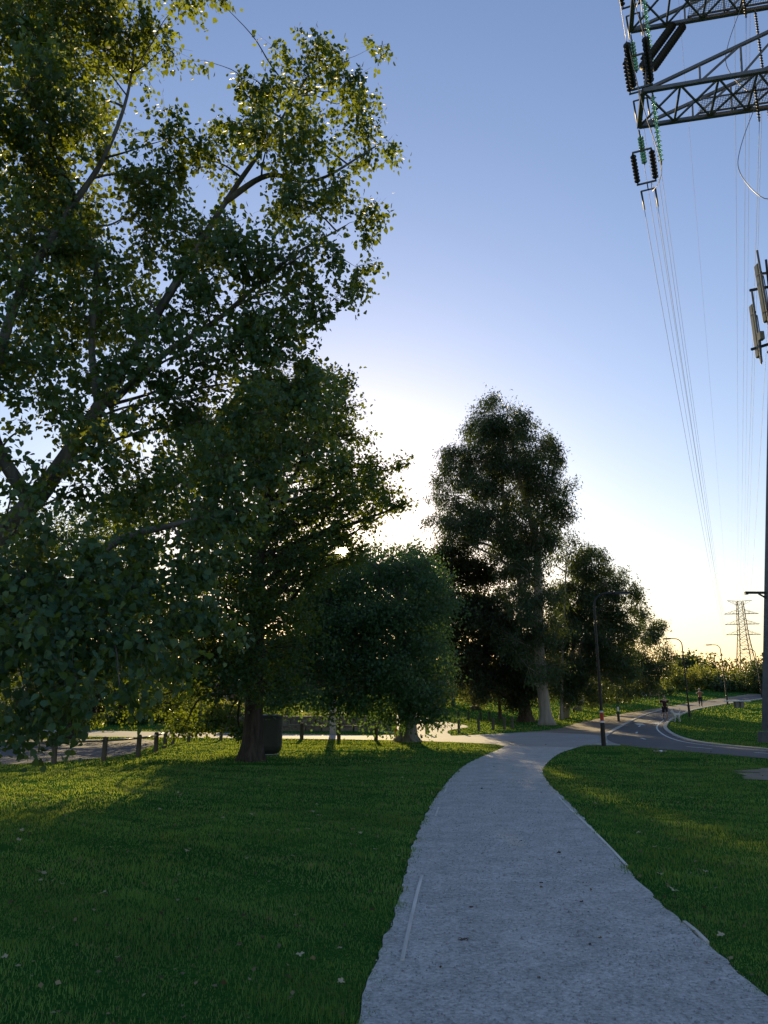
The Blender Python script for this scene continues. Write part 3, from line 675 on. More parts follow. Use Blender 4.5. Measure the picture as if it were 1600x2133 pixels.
gumlet('field_tree', 'yellow lit tree on the far field behind the fence posts', 991, 75, [(990, 1425, 34), (975, 1395, 26), (1012, 1400, 26), (1000, 1445, 20), (965, 1430, 18)], 26, 51, r0=.35, lm='shrub_leaf', bm='pine_bark', shape='broad', leaf=.2)
gumlet('field_tree', 'dark trunked tree standing behind the multi stemmed gum', 1241, 89, [(1240, 1400, 34), (1215, 1420, 26), (1265, 1418, 26), (1240, 1432, 20)], 24, 53, r0=.42, lm='gum_leaf', bm='pine_bark', leaf=.26)
gumlet('field_tree', 'small tree over the drive right of the elm crown', 945, 80, [(945, 1400, 24), (930, 1425, 22), (958, 1432, 22), (944, 1450, 12)], 26, 55, r0=.2, lm='shrub_leaf', bm='pine_bark', shape='broad', leaf=.2)

def shrub(name, label, px, Y, clumps, dens, seed, lm='shrub_leaf', leaf=.22, depth=1.6, group='shrubs along the far bend', flat=.8):
    b = P(px, 1480, Y); b.z = H1(0, Y)
    cl = blobs(clumps, Y, depth, dens, flat=flat, seed=seed)
    t = P(px, min(c[1] for c in clumps) + 12, Y)
    return make_tree(name, label, 'tree' if 'tree' in name else 'shrub', b, [([b, b.lerp(t, .4), b.lerp(t, .7), t], [.18, .14, .1, .03])], cl, leaf, 'broad', M[lm], M['pine_bark'], per_spray=12, spray_len=.9,
                     droop=.2, up=.4, group=group, limb_r=.06, twig_frac=.1, seed=seed + 1, flare=.3, sides=7)
shrub('background_tree', 'tall pale tree rising behind the second lamp post', 1432, 150, [(1440, 1372, 16), (1418, 1380, 16), (1452, 1385, 14), (1432, 1392, 22), (1405, 1400, 18)], 12, 61, 'gum_leaf', .4, 3)
shrub('background_tree', 'rounded far tree just left of the third lamp', 1472, 160, [(1470, 1388, 15), (1482, 1396, 13), (1462, 1400, 15)], 12, 63, 'gum_leaf', .4, 3)
shrub('bushy_shrub', 'yellow green shrub directly behind the second lamp post', 1418, 108, [(1415, 1405, 24), (1440, 1420, 24), (1400, 1430, 24), (1425, 1440, 22)], 22, 65, leaf=.28, depth=2.2)
shrub('bushy_shrub', 'sunlit shrub between the second and third lamps', 1462, 112, [(1450, 1410, 22), (1475, 1412, 22), (1462, 1435, 26), (1490, 1430, 22)], 22, 67, leaf=.28, depth=2.2)
shrub('bushy_shrub', 'dark shrub at the foot of the third lamp', 1520, 106, [(1505, 1430, 22), (1530, 1432, 24), (1515, 1448, 20), (1545, 1446, 20)], 24, 69, 'gum_leaf', .28, 2.2)
shrub('bushy_shrub', 'dark high shrub beside the steel tower leg', 1585, 104, [(1580, 1395, 20), (1565, 1418, 24), (1592, 1420, 26), (1575, 1442, 24), (1610, 1405, 26), (1615, 1440, 26)], 24, 71, 'gum_leaf', .28, 2.4)
shrub('bushy_shrub', 'olive shrub under the far pylon', 1555, 118, [(1530, 1412, 14), (1552, 1414, 16), (1540, 1432, 22)], 22, 73, leaf=.3, depth=2.2)
shrub('bushy_shrub', 'low shrub behind the runner', 1378, 98, [(1372, 1440, 16), (1390, 1446, 14), (1356, 1446, 12)], 26, 75, 'gum_leaf', .26, 1.6)
shrub('bushy_shrub', 'shrub in shade left of the runner', 1335, 104, [(1330, 1435, 18), (1312, 1440, 14), (1350, 1430, 16)], 24, 77, leaf=.26, depth=1.8)
# low shrubs and hedges across the street, left
for k, (px, Y, w, top, lm, lab) in enumerate((
        (30, 52, 60, 1478, 'oak_leaf', 'dark shrub in front of the pale house at far left'), (150, 53, 60, 1486, 'oak_leaf', 'dark clipped shrub beside the pale house wall'),
        (265, 54, 60, 1474, 'oak_leaf', 'deep green shrub seen under the ash boughs'), (370, 56, 60, 1480, 'oak_leaf', 'dark shrub across the street left of the oak trunk'),
        (470, 55, 55, 1478, 'shrub_leaf', 'shrub across the street just left of the oak trunk'), (590, 52, 40, 1484, 'shrub_leaf', 'green shrub above the stone wall right of the oak trunk'),
        (655, 52, 30, 1488, 'shrub_leaf', 'small shrub above the stone wall by the pale pole'), (770, 62, 50, 1474, 'oak_leaf', 'shrub behind the drive under the elm crown'),
        (880, 78, 50, 1452, 'shrub_leaf', 'far shrub seen right of the elm trunk'))):
    shrub('garden_shrub', lab, px, Y, [(px - w * .5, top + 18, w * .5), (px + w * .45, top + 14, w * .5), (px, top + 8, w * .45), (px, 1505, w * .5)], 34, 81 + 2 * k, lm, .2, 1.2, 'garden shrubs across the street', .7)
# the wooded skyline far behind
def far_wood():
    g = np.random.default_rng(91); cs = []
    for k in range(170):
        az = g.uniform(-.72, .75); Y = g.uniform(210, 330); x = math.tan(az) * Y
        cs.append((np.array((x, Y, hgt(0, Y) + g.uniform(1, 6.5))), g.uniform(3.5, 7)))
    pos = []
    for c, r in cs:
        d = unit(g.normal(size=(380, 3))); pos.append(c + d * np.array([r, r, r * .8]) * g.uniform(.65, 1.08, (380, 1)))
    pos = np.concatenate(pos); pos[:, 2] = np.maximum(pos[:, 2], hgt(0, pos[:, 1]) + .2)
    me = leaf_mesh('far_wood', pos, g.normal(size=pos.shape), g.normal(size=pos.shape), g.uniform(.45, .95, len(pos)), 'broad', M['pine_leaf'], g.random(len(pos)))
    tag(link('far_wood', me), 'olive tree line along the far skyline', None, None, 'stuff')
far_wood()

# ------------------------------------------------------------------ lawn blades and gravel stones
def pnoise(x, y, s=1.0, ph=0.0):
    return (np.sin(x * 1.7 * s + 1.3 * np.sin(y * 1.1 * s + ph)) + np.sin(y * 2.3 * s + 1.7 * np.sin(x * .9 * s + 2 * ph)) + np.sin((x + y) * 3.1 * s + ph)) / 3
BARE = [(8.9, 18.6, 1.3, 1.5), (9.9, 20.4, 1.4, 1.2), (7.4, 20.6, .8, .7), (7.3, 27.6, 1.0, 1.2), (-4.6, 9.6, .55, .5), (8.6, 24.5, .9, .8), (-3.4, 22.6, 1.3, .7), (-1.2, 28.5, 1.5, .7), (10.6, 17.0, 1.2, 1.0)]
def bare_at(x, y):
    b = np.zeros(len(x))
    for cx, cy, rx, ry in BARE:
        b = np.maximum(b, 1 - np.sqrt(((x - cx) / rx) ** 2 + ((y - cy) / ry) ** 2))
    return b + .22 * pnoise(x, y, 2.2, .7)
def soil_patches():
    for k, (cx, cy, rx, ry) in enumerate(BARE[:2] + BARE[8:]):
        r_ = random.Random(k); v = [(cx, cy, .005)]; n_ = 28; ph = [r_.uniform(0, 6) for _ in range(4)]
        for ring in (.5, 1):
            for i in range(n_):
                a = 2 * math.pi * i / n_; g = ring * .78 * (1 + .16 * math.sin(2 * a + ph[0]) + .13 * math.sin(5 * a + ph[1]) + .09 * math.sin(9 * a + ph[2]))
                x, y = cx + rx * g * math.cos(a), cy + ry * g * math.sin(a); v.append((x, y, H1(x, y) + .005 + .0003 * k))
        f = [(0, 1 + i, 1 + (i + 1) % n_) for i in range(n_)] + [(1 + i, 1 + n_ + i, 1 + n_ + (i + 1) % n_, 1 + (i + 1) % n_) for i in range(n_)]
        me = bpy.data.meshes.new('bare_soil'); me.from_pydata(v, [], f); me.update(); me.materials.append(M['dirt'])
        tag(link('bare_soil', me), 'worn patch of bare soil showing through the lawn', None, None, 'structure')
soil_patches()
def grass_blades():
    g = np.random.default_rng(5)
    bands = [(3.2, 7.5, 3600, .040, .0042), (7.5, 13, 1700, .042, .0065), (13, 22, 640, .045, .010), (22, 36, 210, .05, .016), (36, 60, 60, .06, .026), (60, 112, 16, .085, .05)]
    V, F, C, RN = [], [], [], []; off = 0
    DV, DF, DC, DR = [], [], [], []; doff = 0
    for y0, y1, den, hh, ww in bands:
        xm = y1 * .50 + 1.0; n_ = int((y1 - y0) * 2 * xm * den)
        x = g.uniform(-xm, xm, n_); y = g.uniform(y0, y1, n_)
        m_ = np.abs(x) < y * .50 + .9
        x, y = x[m_], y[m_]
        jx, jy = x + g.normal(0, .03, len(x)) + .07 * pnoise(x, y, 5.0, 1.1), y + g.normal(0, .03, len(x))
        ok = np.ones(len(x), dtype=bool)
        for poly in PAVED: ok &= ~inside(poly, jx, jy)
        # ragged fringe that creeps over the footpath edge
        for line, sg in ((PATH_L, 1), (PATH_R, -1)):
            lx_, ly_ = np.array([p[0] for p in line]), np.array([p[1] for p in line])
            d_in = sg * (x - np.interp(y, ly_, lx_))
            reach = .04 + .05 * pnoise(x * .6, y, 3.3, 2 + sg) + .05 * pnoise(x, y, 11.0, sg) + g.normal(0, .02, len(x))
            ok |= (d_in > -.02) & (d_in < reach) & (y < 29)
        dens = .78 + .30 * pnoise(x, y, .55) + .22 * pnoise(x, y, 2.1, 1.2)
        bare = bare_at(x, y)
        ok &= (g.random(len(x)) < dens) & (bare < .18 + .12 * g.random(len(x)))
        x, y, bare = x[ok], y[ok], bare[ok]; n_ = len(x)
        z = hgt(x, y)
        tall = np.clip(1 + .55 * pnoise(x, y, 1.3, 2.1) + .45 * pnoise(x, y, 4.3, .3), .3, 2.1) * np.where(bare > -.1, .6, 1)
        h_ = hh * tall * g.uniform(.6, 1.35, n_); w_ = ww * g.uniform(.7, 1.3, n_)
        a = g.uniform(0, 2 * math.pi, n_); lean = g.normal(0, .55, n_) * h_; la = g.uniform(0, 2 * math.pi, n_)
        sx, sy = np.cos(a) * w_ / 2, np.sin(a) * w_ / 2; lx, ly = np.cos(la) * lean, np.sin(la) * lean
        v = np.empty((n_, 5, 3))
        v[:, 0] = np.stack([x - sx, y - sy, z - .004], -1); v[:, 1] = np.stack([x + sx, y + sy, z - .004], -1)
        v[:, 2] = np.stack([x + sx * .8 + lx * .35, y + sy * .8 + ly * .35, z + h_ * .6], -1); v[:, 3] = np.stack([x - sx * .8 + lx * .35, y - sy * .8 + ly * .35, z + h_ * .6], -1)
        v[:, 4] = np.stack([x + lx, y + ly, z + h_], -1)
        rn = np.clip(.45 + .30 * pnoise(x, y, .8, .4) + .28 * pnoise(x, y, 3.1, 1.9) + g.normal(0, .24, n_), 0, 1)
        dry = g.random(n_) < np.clip(.03 + .5 * np.clip(bare + .15, 0, 1) + .16 * np.clip(pnoise(x, y, .45, 3) * 1.5 - .1, 0, 1) * (.5 + pnoise(x, y, 2.7, 5)), 0, .7)
        for sel, (VV, FF, CC, RR) in ((~dry, (V, F, C, RN)), (dry, (DV, DF, DC, DR))):
            q = v[sel]; k = len(q); base = (np.arange(k) * 5 + (off if VV is V else doff))[:, None]
            VV.append(q.reshape(-1, 3)); FF.append((base + np.array([[0, 1, 2, 3, 3, 2, 4]])).ravel()); CC.append(np.tile([4, 3], k)); RR.append(np.repeat(rn[sel], 2))
            if VV is V: off += k * 5
            else: doff += k * 5
    tag(link('grass', np_mesh('grass', np.concatenate(V), np.concatenate(F), np.concatenate(C), M['grass'], np.concatenate(RN))), 'short green mown grass of the park lawn', None, None, 'stuff')
    tag(link('dry_grass', np_mesh('dry_grass', np.concatenate(DV), np.concatenate(DF), np.concatenate(DC), M['dry_grass'], np.concatenate(DR))), 'scattered straw coloured dry grass in the lawn', None, None, 'stuff')
grass_blades()
def gravel_stones():
    g = np.random.default_rng(6); n_ = 26000
    y = 4 + 14 * g.random(n_) ** 1.7; x = g.uniform(-.6, 4.2, n_)
    ok = inside(PAVED[0], x, y); x, y = x[ok], y[ok]; n_ = len(x)
    s = g.uniform(.0025, .0075, n_) * (1 + .05 * y)
    t = np.array([(1, 0, 0), (0, 1, 0), (-1, 0, 0), (0, -1, 0), (0, 0, .8), (0, 0, -.5)], dtype=float)
    a = g.uniform(0, 6.28, n_); ca, sa = np.cos(a), np.sin(a); el = g.uniform(.6, 1.4, n_)
    v = np.empty((n_, 6, 3))
    v[..., 0] = x[:, None] + s[:, None] * (t[None, :, 0] * ca[:, None] * el[:, None] - t[None, :, 1] * sa[:, None])
    v[..., 1] = y[:, None] + s[:, None] * (t[None, :, 0] * sa[:, None] * el[:, None] + t[None, :, 1] * ca[:, None])
    v[..., 2] = .017 + s[:, None] * (t[None, :, 2] + .2)
    tf = np.array([(0, 1, 4), (1, 2, 4), (2, 3, 4), (3, 0, 4)])
    f = (tf[None] + (np.arange(n_) * 6)[:, None, None]).ravel()
    m_ = leaf_mat('gravel_stone', (.24, .24, .24), (.60, .59, .57), (.1, .1, .1), 0.0, .85, .2)
    tag(link('gravel', np_mesh('gravel', v.reshape(-1, 3), f, np.full(n_ * 4, 3), m_, np.repeat(g.random(n_), 4))), 'loose grey gravel grit on the footpath', None, None, 'stuff')
gravel_stones()
def leaf_litter():
    g = np.random.default_rng(17); n_ = 2600
    y = 4 + 30 * g.random(n_) ** 1.4; x = g.uniform(-1, 1, n_) * (y * .5 + .8)
    z = hgt(x, y) + np.where(inside(PAVED[0], x, y), .022, g.uniform(.02, .045, n_)); keep = ~inside(PAVED[0], x, y) | (g.random(n_) < .12)
    pos = np.stack([x, y, z], -1)[keep]; k = len(pos)
    d = unit(g.normal(size=(k, 3)) * np.array([1, 1, .25])); nm = unit(g.normal(size=(k, 3)) * .45 + np.array([0, 0, 1]))
    lm = leaf_mat('litter_leaf', (.07, .05, .028), (.34, .29, .18), (.2, .16, .08), .15, .8, .1)
    tag(link('leaf_litter', leaf_mesh('leaf_litter', pos, d, nm, g.uniform(.012, .042, k) * (1 + .02 * pos[:, 1]), 'broad', lm, g.random(k) ** 1.6)), 'small brown and straw coloured leaf litter strewn over lawn and path', None, None, 'stuff')
leaf_litter()

# ------------------------------------------------------------------ timber edging of the footpath
def edging(pts, label):
    pts = smooth_line([(x, y, 0) for x, y in pts], 5)
    ribbon('path_edging', pts, .026, .018, M['edging'], None, h=.007, kind=None)
    o = COL.objects[-1] if False else bpy.data.objects[[k for k in bpy.data.objects.keys() if k.startswith('path_edging')][-1]]
    if 'kind' in o: del o['kind']
    tag(o, label, 'edging')
def gx(px, py): v = G(px, py); return (v.x, v.y)
edging([gx(838, 2008), gx(848, 1962), gx(858, 1915), gx(868, 1872), gx(879, 1830)], 'long pale timber edging strip along the left side of the path')
edging([gx(907, 1705), gx(914, 1685)], 'short piece of pale edging at the left of the path, middle distance')
edging([gx(926, 1655), gx(933, 1636)], 'farthest short piece of pale edging left of the path')
edging([gx(1165, 1664), gx(1190, 1690), gx(1225, 1723), gx(1262, 1760), gx(1306, 1808)], 'long pale timber edging strip along the right side of the path')
edging([gx(1426, 1926), gx(1450, 1947), gx(1474, 1969)], 'short pale edging strip at the near right of the path')

# ------------------------------------------------------------------ low log fences
POST_H = .66
def log_post(x, y, label, group, h=POST_H, r=.075):
    z = H1(x, y); root = empty('fence_post', (x, y, z)); r_ = random.Random(int(x * 91 + y * 7))
    tiltx, tilty = r_.gauss(0, .012), r_.gauss(0, .012)
    mb = MB(); mb.lathe((0, 0, -.1), (tiltx, tilty, h), [(0, r * 1.02), (.1 + h * .5, r), (h + .07, r * .97), (h + .1, r * .8)], 10)
    mb.build('post', M['post_wood'], root, smooth=False)
    MB().lathe((tiltx, tilty, h - .015), (tiltx, tilty, h + .2), [(0, r * .84), (.018, r * .80), (.024, r * .45)], 10).build('cap', M['post_wood'], root)
    tag(root, label, 'post', group); return root
def rail(a, b_, z, label, group, r=.03):
    pa = Vector((a[0], a[1], H1(*a) + z)); pb_ = Vector((b_[0], b_[1], H1(*b_) + z)); d = (pb_ - pa).normalized()
    MBr = MB().tube([pa, pa.lerp(pb_, .5) + Vector((0, 0, -.008)), pb_], r, 8)
    o = MBr.build('fence_rail', M['steel'], None, smooth=True, origin=pa); tag(o, label, 'rail', group)
left_posts = [(-11.2, 22.3), (-9.09, 23.0), (-8.1, 24.1), (-7.62, 25.8), (-7.7, 28.1), (-8.15, 30.9), (-8.5, 33.4), (-8.3, 35.3), (-7.2, 36.6)]
words = ['at the left frame edge', 'nearest the camera by the car park', 'second nearest by the car park', 'third along the car park', 'fourth along the car park', 'fifth along the car park', 'sixth along the car park', 'at the corner where the fence turns', 'just past the fence corner towards the oak']
for (x, y), w in zip(left_posts, words): log_post(x, y, 'dark round log post ' + w, 'log posts of the car park fence')
for i in range(len(left_posts) - 1):
    rail(left_posts[i], left_posts[i + 1], .56 if i else .56, ['metal rail between the leftmost two fence posts', 'metal rail from the nearest to the second car park post', 'metal rail from the second to the third car park post', 'metal rail from the third to the fourth car park post', 'metal rail from the fourth to the fifth car park post', 'metal rail from the fifth to the sixth car park post', 'metal rail ending at the fence corner', 'metal rail just past the fence corner'][i], 'rails of the car park fence')
mid_posts = [(-5.4, 37.3), (-3.7, 37.3), (-2.0, 36.75), (-.35, 36.3)]
for (x, y), w in zip(mid_posts, ('left of the oak trunk', 'right of the bin', 'beside the white pole', 'between the white pole and the elm')): log_post(x, y, 'weathered street side post ' + w, 'posts along the street', h=.72, r=.085)
for i, w in enumerate(('behind the oak trunk and bin', 'from the bin to the white pole', 'from the white pole towards the elm')): rail(mid_posts[i], mid_posts[i + 1], .63, 'thin pale rail ' + w, 'rails along the street', .022)
front = [(2.2, 42.6), (3.94, 43.6), (5.21, 45.5), (6.17, 46.7), (6.98, 47.8), (7.56, 48.6)]
back = [(5.3, 59.0), (6.0, 58.6), (6.8, 58.3), (7.45, 58.2), (8.15, 58.4)]
for (x, y), w in zip(front, ('first', 'second', 'third', 'fourth', 'fifth', 'last')): log_post(x, y, f'dark log post, {w} from the left in the front row right of the elm', 'front row of drive posts')
for (x, y), w in zip(back, ('first', 'second', 'third', 'fourth', 'last')): log_post(x, y, f'dark log post, {w} from the left in the back row beyond the drive', 'back row of drive posts', h=.62)

# ------------------------------------------------------------------ street furniture left: bin, pale pole, marker, wall, houses
bx, by = -3.72, 27.0
root = empty('rubbish_bin', (bx, by, 0)); tag(root, 'dark rounded rubbish bin just behind the oak trunk', 'bin')
def rounded_ring(w, d, z, r, n=5):
    out = []
    for cx, cy, a0 in ((w / 2 - r, d / 2 - r, 0), (-w / 2 + r, d / 2 - r, 90), (-w / 2 + r, -d / 2 + r, 180), (w / 2 - r, -d / 2 + r, 270)):
        for k in range(n): a = R(a0 + 90 * k / (n - 1)); out.append((cx + r * math.cos(a), cy + r * math.sin(a), z))
    return out
def stack(rings, name, material, parent):
    mb = MB(); n_ = len(rings[0]); v = [p for q in rings for p in q]
    f = [(i * n_ + j, i * n_ + (j + 1) % n_, (i + 1) * n_ + (j + 1) % n_, (i + 1) * n_ + j) for i in range(len(rings) - 1) for j in range(n_)]
    f += [tuple(reversed(range(n_))), tuple((len(rings) - 1) * n_ + j for j in range(n_))]
    mb.add(v, f); return mb.build(name, material, parent)
stack([rounded_ring(w, d, z, r) for w, d, z, r in ((.40, .34, .03, .12), (.60, .48, .06, .14), (.72, .58, .14, .14), (.77, .62, .26, .12), (.78, .64, 1.12, .10))], 'body', M['bin'], root)
stack([rounded_ring(w, d, z, r) for w, d, z, r in ((.80, .66, 1.125, .10), (.81, .67, 1.17, .10), (.70, .58, 1.23, .12), (.46, .40, 1.26, .12))], 'lid', M['bin'], root)
MB().box((.402, -.1, .70), (.018, .05, .84)).build('side_rail', M['steel'], root)
MB().box((0, 0, .012), (.6, .5, .02)).build('base_plate', M['concrete'], root)

root = empty('utility_pole', (-2.6, 42.1, H1(0, 42.1))); tag(root, 'pale painted utility pole standing across the lawn behind the oak', 'pole')
MB().lathe((0, 0, -.1), (0, 0, 9), [(0, .17), (3, .155), (6, .14), (8.6, .125), (8.65, .05)], 12).build('post', M['white_paint'], root, smooth=True)
MB().lathe((0, 0, .95), (0, 0, 2), [(0, .172), (.12, .171)], 12).build('band', M['black_metal'], root)
MB().box((0, -.02, 8.1), (1.9, .1, .12)).build('crossarm', M['post_wood'], root)
for sx in (-.8, -.3, .3, .8): MB().lathe((sx, -.02, 8.165), (sx, -.02, 9), [(0, .03), (.05, .05), (.09, .03), (.13, .045), (.16, .02)], 8).build('insulator', M['white_paint'], root)
g = G(825, 1541)
root = empty('marker_post', (g.x, g.y, g.z)); tag(root, 'slim red marker post just left of the elm trunk', 'post')
MB().box((0, 0, .38), (.09, .04, .96)).build('post', M['red_paint'], root, bevel=.008)
MB().box((0, -.024, .74), (.07, .006, .1)).build('reflector', M['white_paint'], root)

# retaining wall of single stones across the street
root = empty('stone_wall', (-5.6, 45.6, H1(0, 45.6))); tag(root, 'low grey retaining wall of rough stones across the street', 'wall')
stone_meshes = []
for k in range(6):
    r_ = random.Random(k); mb = MB(); mb.box((0, 0, 0), (.42, .34, .21))
    mb.v = [tuple(c * r_.uniform(.86, 1.04) for c in p) for p in mb.v]
    me = bpy.data.meshes.new('stone'); me.from_pydata(mb.v, [], mb.f); me.update(); me.materials.append(M['stone']); stone_meshes.append(me)
r_ = random.Random(4)
for course in range(4):
    x = -3.0 + (course % 2) * .2
    while x < 6.2 - course * .25:
        o = link('stone', r_.choice(stone_meshes), root, (x, r_.uniform(-.03, .03), .09 + course * .205)); o.rotation_euler = (0, 0, r_.choice((0, math.pi)) + r_.uniform(-.05, .05)); o.scale = (r_.uniform(.9, 1.15), 1, 1)
        x += .43 * o.scale.x
# raised grass bank the wall holds
mb = MB(); mb.box((-4.0, 47.4, H1(0, 47.4) + .36), (9.4, 3.1, .72)); o = mb.build('grass_bank', M['lawn']); tag(o, 'grassed bank held up by the stone wall', None, None, 'structure')

def house(name, label, x0, x1, y0, y1, zb, hw, hr, wall_m, wins, door=None):
    root = empty(name, ((x0 + x1) / 2, y0, zb)); tag(root, label, 'house')
    w, d = x1 - x0, y1 - y0
    # front wall built around its openings
    mb = MB(); xs = sorted(set([-w / 2, w / 2] + [a for q in wins for a in (q[0], q[1])])); zs = sorted(set([-.3, hw] + [a for q in wins for a in (q[2], q[3])]))
    for i in range(len(xs) - 1):
        for j in range(len(zs) - 1):
            cx, cz = (xs[i] + xs[i + 1]) / 2, (zs[j] + zs[j + 1]) / 2
            if any(q[0] < cx < q[1] and q[2] < cz < q[3] for q in wins): continue
            mb.box((cx, .12, cz), (xs[i + 1] - xs[i], .24, zs[j + 1] - zs[j]))
    mb.build('front_wall', wall_m, root)
    mb = MB(); mb.box((-w / 2 + .12, d / 2 + .12, hw / 2 - .15), (.24, d - .25, hw + .298)); mb.box((w / 2 - .12, d / 2 + .12, hw / 2 - .15), (.24, d - .25, hw + .298)); mb.box((0, d + .12, hw / 2 - .15), (w, .24, hw + .298)); mb.build('side_walls', wall_m, root)
    mb = MB(); e = .6
    mb.add([(-w / 2 - e, -e, hw), (w / 2 + e, -e, hw), (w / 2 + e, d + e, hw), (-w / 2 - e, d + e, hw), (-w / 2 + d / 2.2, d / 2, hw + hr), (w / 2 - d / 2.2, d / 2, hw + hr),
            (-w / 2 - e, -e, hw - .15), (w / 2 + e, -e, hw - .15), (w / 2 + e, d + e, hw - .15), (-w / 2 - e, d + e, hw - .15)],
           [(0, 1, 5, 4), (1, 2, 5), (2, 3, 4, 5), (3, 0, 4), (6, 7, 1, 0), (7, 8, 2, 1), (8, 9, 3, 2), (9, 6, 0, 3), (9, 8, 7, 6)])
    mb.build('roof', M['roof_tile'], root)
    for q in wins:
        cx, cz, ww, wh = (q[0] + q[1]) / 2, (q[2] + q[3]) / 2, q[1] - q[0], q[3] - q[2]
        fr = MB(); t = .07
        fr.box((cx, .1, q[2] + t / 2), (ww, .08, t)); fr.box((cx, .1, q[3] - t / 2), (ww, .08, t))
        fr.box((q[0] + t / 2, .1, cz), (t, .08, wh - 2 * t)); fr.box((q[1] - t / 2, .1, cz), (t, .08, wh - 2 * t)); fr.box((cx, .1, cz), (t * .7, .07, wh - 2 * t))
        f = fr.build('window', M['white_paint'], root); MB().box((cx, .13, cz), (ww - .02, .015, wh - .02)).build('pane', M['window_glass'], f)
    return root
house('house', 'pale rendered house beyond the car park at the left edge', -31, -17.2, 56, 66, H1(0, 56), 3.0, 2.2, M['pale_wall'], [(-4.5, -2.4, .9, 2.3), (1.5, 3.6, .9, 2.3), (4.6, 5.8, .9, 2.3)])
house('house', 'brick house with tiled roof behind the street, seen under the oak', -19, -11.5, 66, 75, H1(0, 66) - .4, 2.7, 1.6, M['brick_wall'], [(-2.6, -.9, .9, 2.2), (1, 2.6, .9, 2.2)])
house('house', 'far tiled house on the rise glimpsed right of the elm', 4.5, 15, 118, 128, H1(0, 118) - 1.2, 3.0, 2.4, M['pale_wall'], [(-3.2, -1.4, .9, 2.2), (1.4, 3.2, .9, 2.2)])

# ------------------------------------------------------------------ lamp posts
def lamp(name, label, base, h, side, lean=0.0, head=.62, reach=1.05, r=.062, band=False, rz=0):
    root = empty(name, base, rz); tag(root, label, 'lamp', 'lamp posts along the asphalt path'); s = side
    pts = [(0, 0, -.1), (0, 0, 1.2), (0, 0, h - .55)]
    for k in range(1, 8):
        a = math.pi / 2 * k / 7; pts.append((s * .5 * (1 - math.cos(a)), 0, h - .55 + .5 * math.sin(a)))
    pts.append((s * reach * .8, 0, h - .03))
    rad = [r, r, r * .72] + [r * .66] * 8
    MB().tube(pts, rad, 10).build('pole', M['black_metal'], root, smooth=True)
    MB().lathe((0, 0, -.02), (0, 0, 1), [(0, r * 1.9), (.03, r * 1.9), (.035, r * 1.45), (.9, r * 1.4), (.95, r * 1.02)], 12).build('base_sleeve', M['black_metal'], root, smooth=False)
    hd = MB(); x0, x1 = s * reach * .8, s * (reach * .8 + head)
    hd.add([(x0, -.07, h - .09), (x1, -.12, h - .05), (x1, .12, h - .05), (x0, .07, h - .09), (x0, -.05, h + .03), (x1, -.08, h + .02), (x1, .08, h + .02), (x0, .05, h + .03)],
           [(0, 1, 2, 3), (7, 6, 5, 4), (0, 4, 5, 1), (1, 5, 6, 2), (2, 6, 7, 3), (3, 7, 4, 0)])
    ho = hd.build('lamp_head', M['black_metal'], root, bevel=.015)
    MB().box(((x0 + x1) / 2 + s * .08, 0, h - .082), (head * .6, .14, .015)).build('lens', M['lens'], ho)
    if band:
        MB().lathe((0, 0, .96), (0, 0, 2), [(0, r * 1.12), (.30, r * 1.12)], 12).build('red_band', M['red_paint'], root)
        MB().lathe((0, 0, 1.262), (0, 0, 2), [(0, r * 1.13), (.07, r * 1.13)], 12).build('reflective_band', M['white_paint'], root)
        MB().lathe((0, 0, .886), (0, 0, 2), [(0, r * 1.5), (.07, r * 1.3)], 12).build('reflective_band', M['white_paint'], root)
    root.rotation_euler = (0, lean, rz)
    return root
b1 = G(1258, 1555); lamp('street_lamp', 'near black lamp post with red band at the path junction', b1, 5.95, 1, R(-.4), band=True)
b2 = G(1437, 1494); lamp('street_lamp', 'second black lamp post on the lawn beside the runner', b2, 6.0, -1, R(-1.2))
b3 = G(1516, 1468); lamp('street_lamp', 'third lamp post before the dark shrubs', b3, 6.0, -1, R(-2))
b4 = G(1588, 1453); lamp('street_lamp', 'fourth lamp post in front of the far pylon', b4, 5.6, -1, R(-3))
b5 = P(1495, 1420, 125); b5.z = H1(0, 125)
root = empty('double_lamp', b5); tag(root, 'thin far lamp with a flat twin head between second and third lamp posts', 'lamp')
MB().tube([(0, 0, -.2), (0, 0, 4.3)], [.09, .06], 8).build('pole', M['black_metal'], root); root.rotation_euler = (0, R(-2), 0)
MB().box((-.15, 0, 4.36), (.95, .3, .13)).build('lamp_head', M['black_metal'], root, bevel=.02)

# path marker bollard left of the runner
g = G(1289, 1503); root = empty('path_bollard', g); tag(root, 'small dark path bollard with a pale face on the dirt track', 'bollard')
MB().box((0, 0, .5), (.16, .09, 1.1)).build('post', M['black_metal'], root, bevel=.012)
MB().box((0, -.049, .84), (.12, .008, .30)).build('sign_face', M['white_paint'], root)
MB().box((0, 0, 1.06), (.19, .12, .03)).build('cap', M['black_metal'], root, bevel=.006)
# park bench by the third lamp
g = G(1537, 1474); root = empty('park_bench', g, R(8)); tag(root, 'pale slab bench on the lawn near the third lamp', 'bench')
MB().box((0, 0, .61), (2.4, .6, .11)).build('seat', M['white_paint'], root, bevel=.015)
for sx in (-.12, .42): MB().box((sx, 0, .27), (.34, .4, .58)).build('leg', M['stone'], root, bevel=.02)
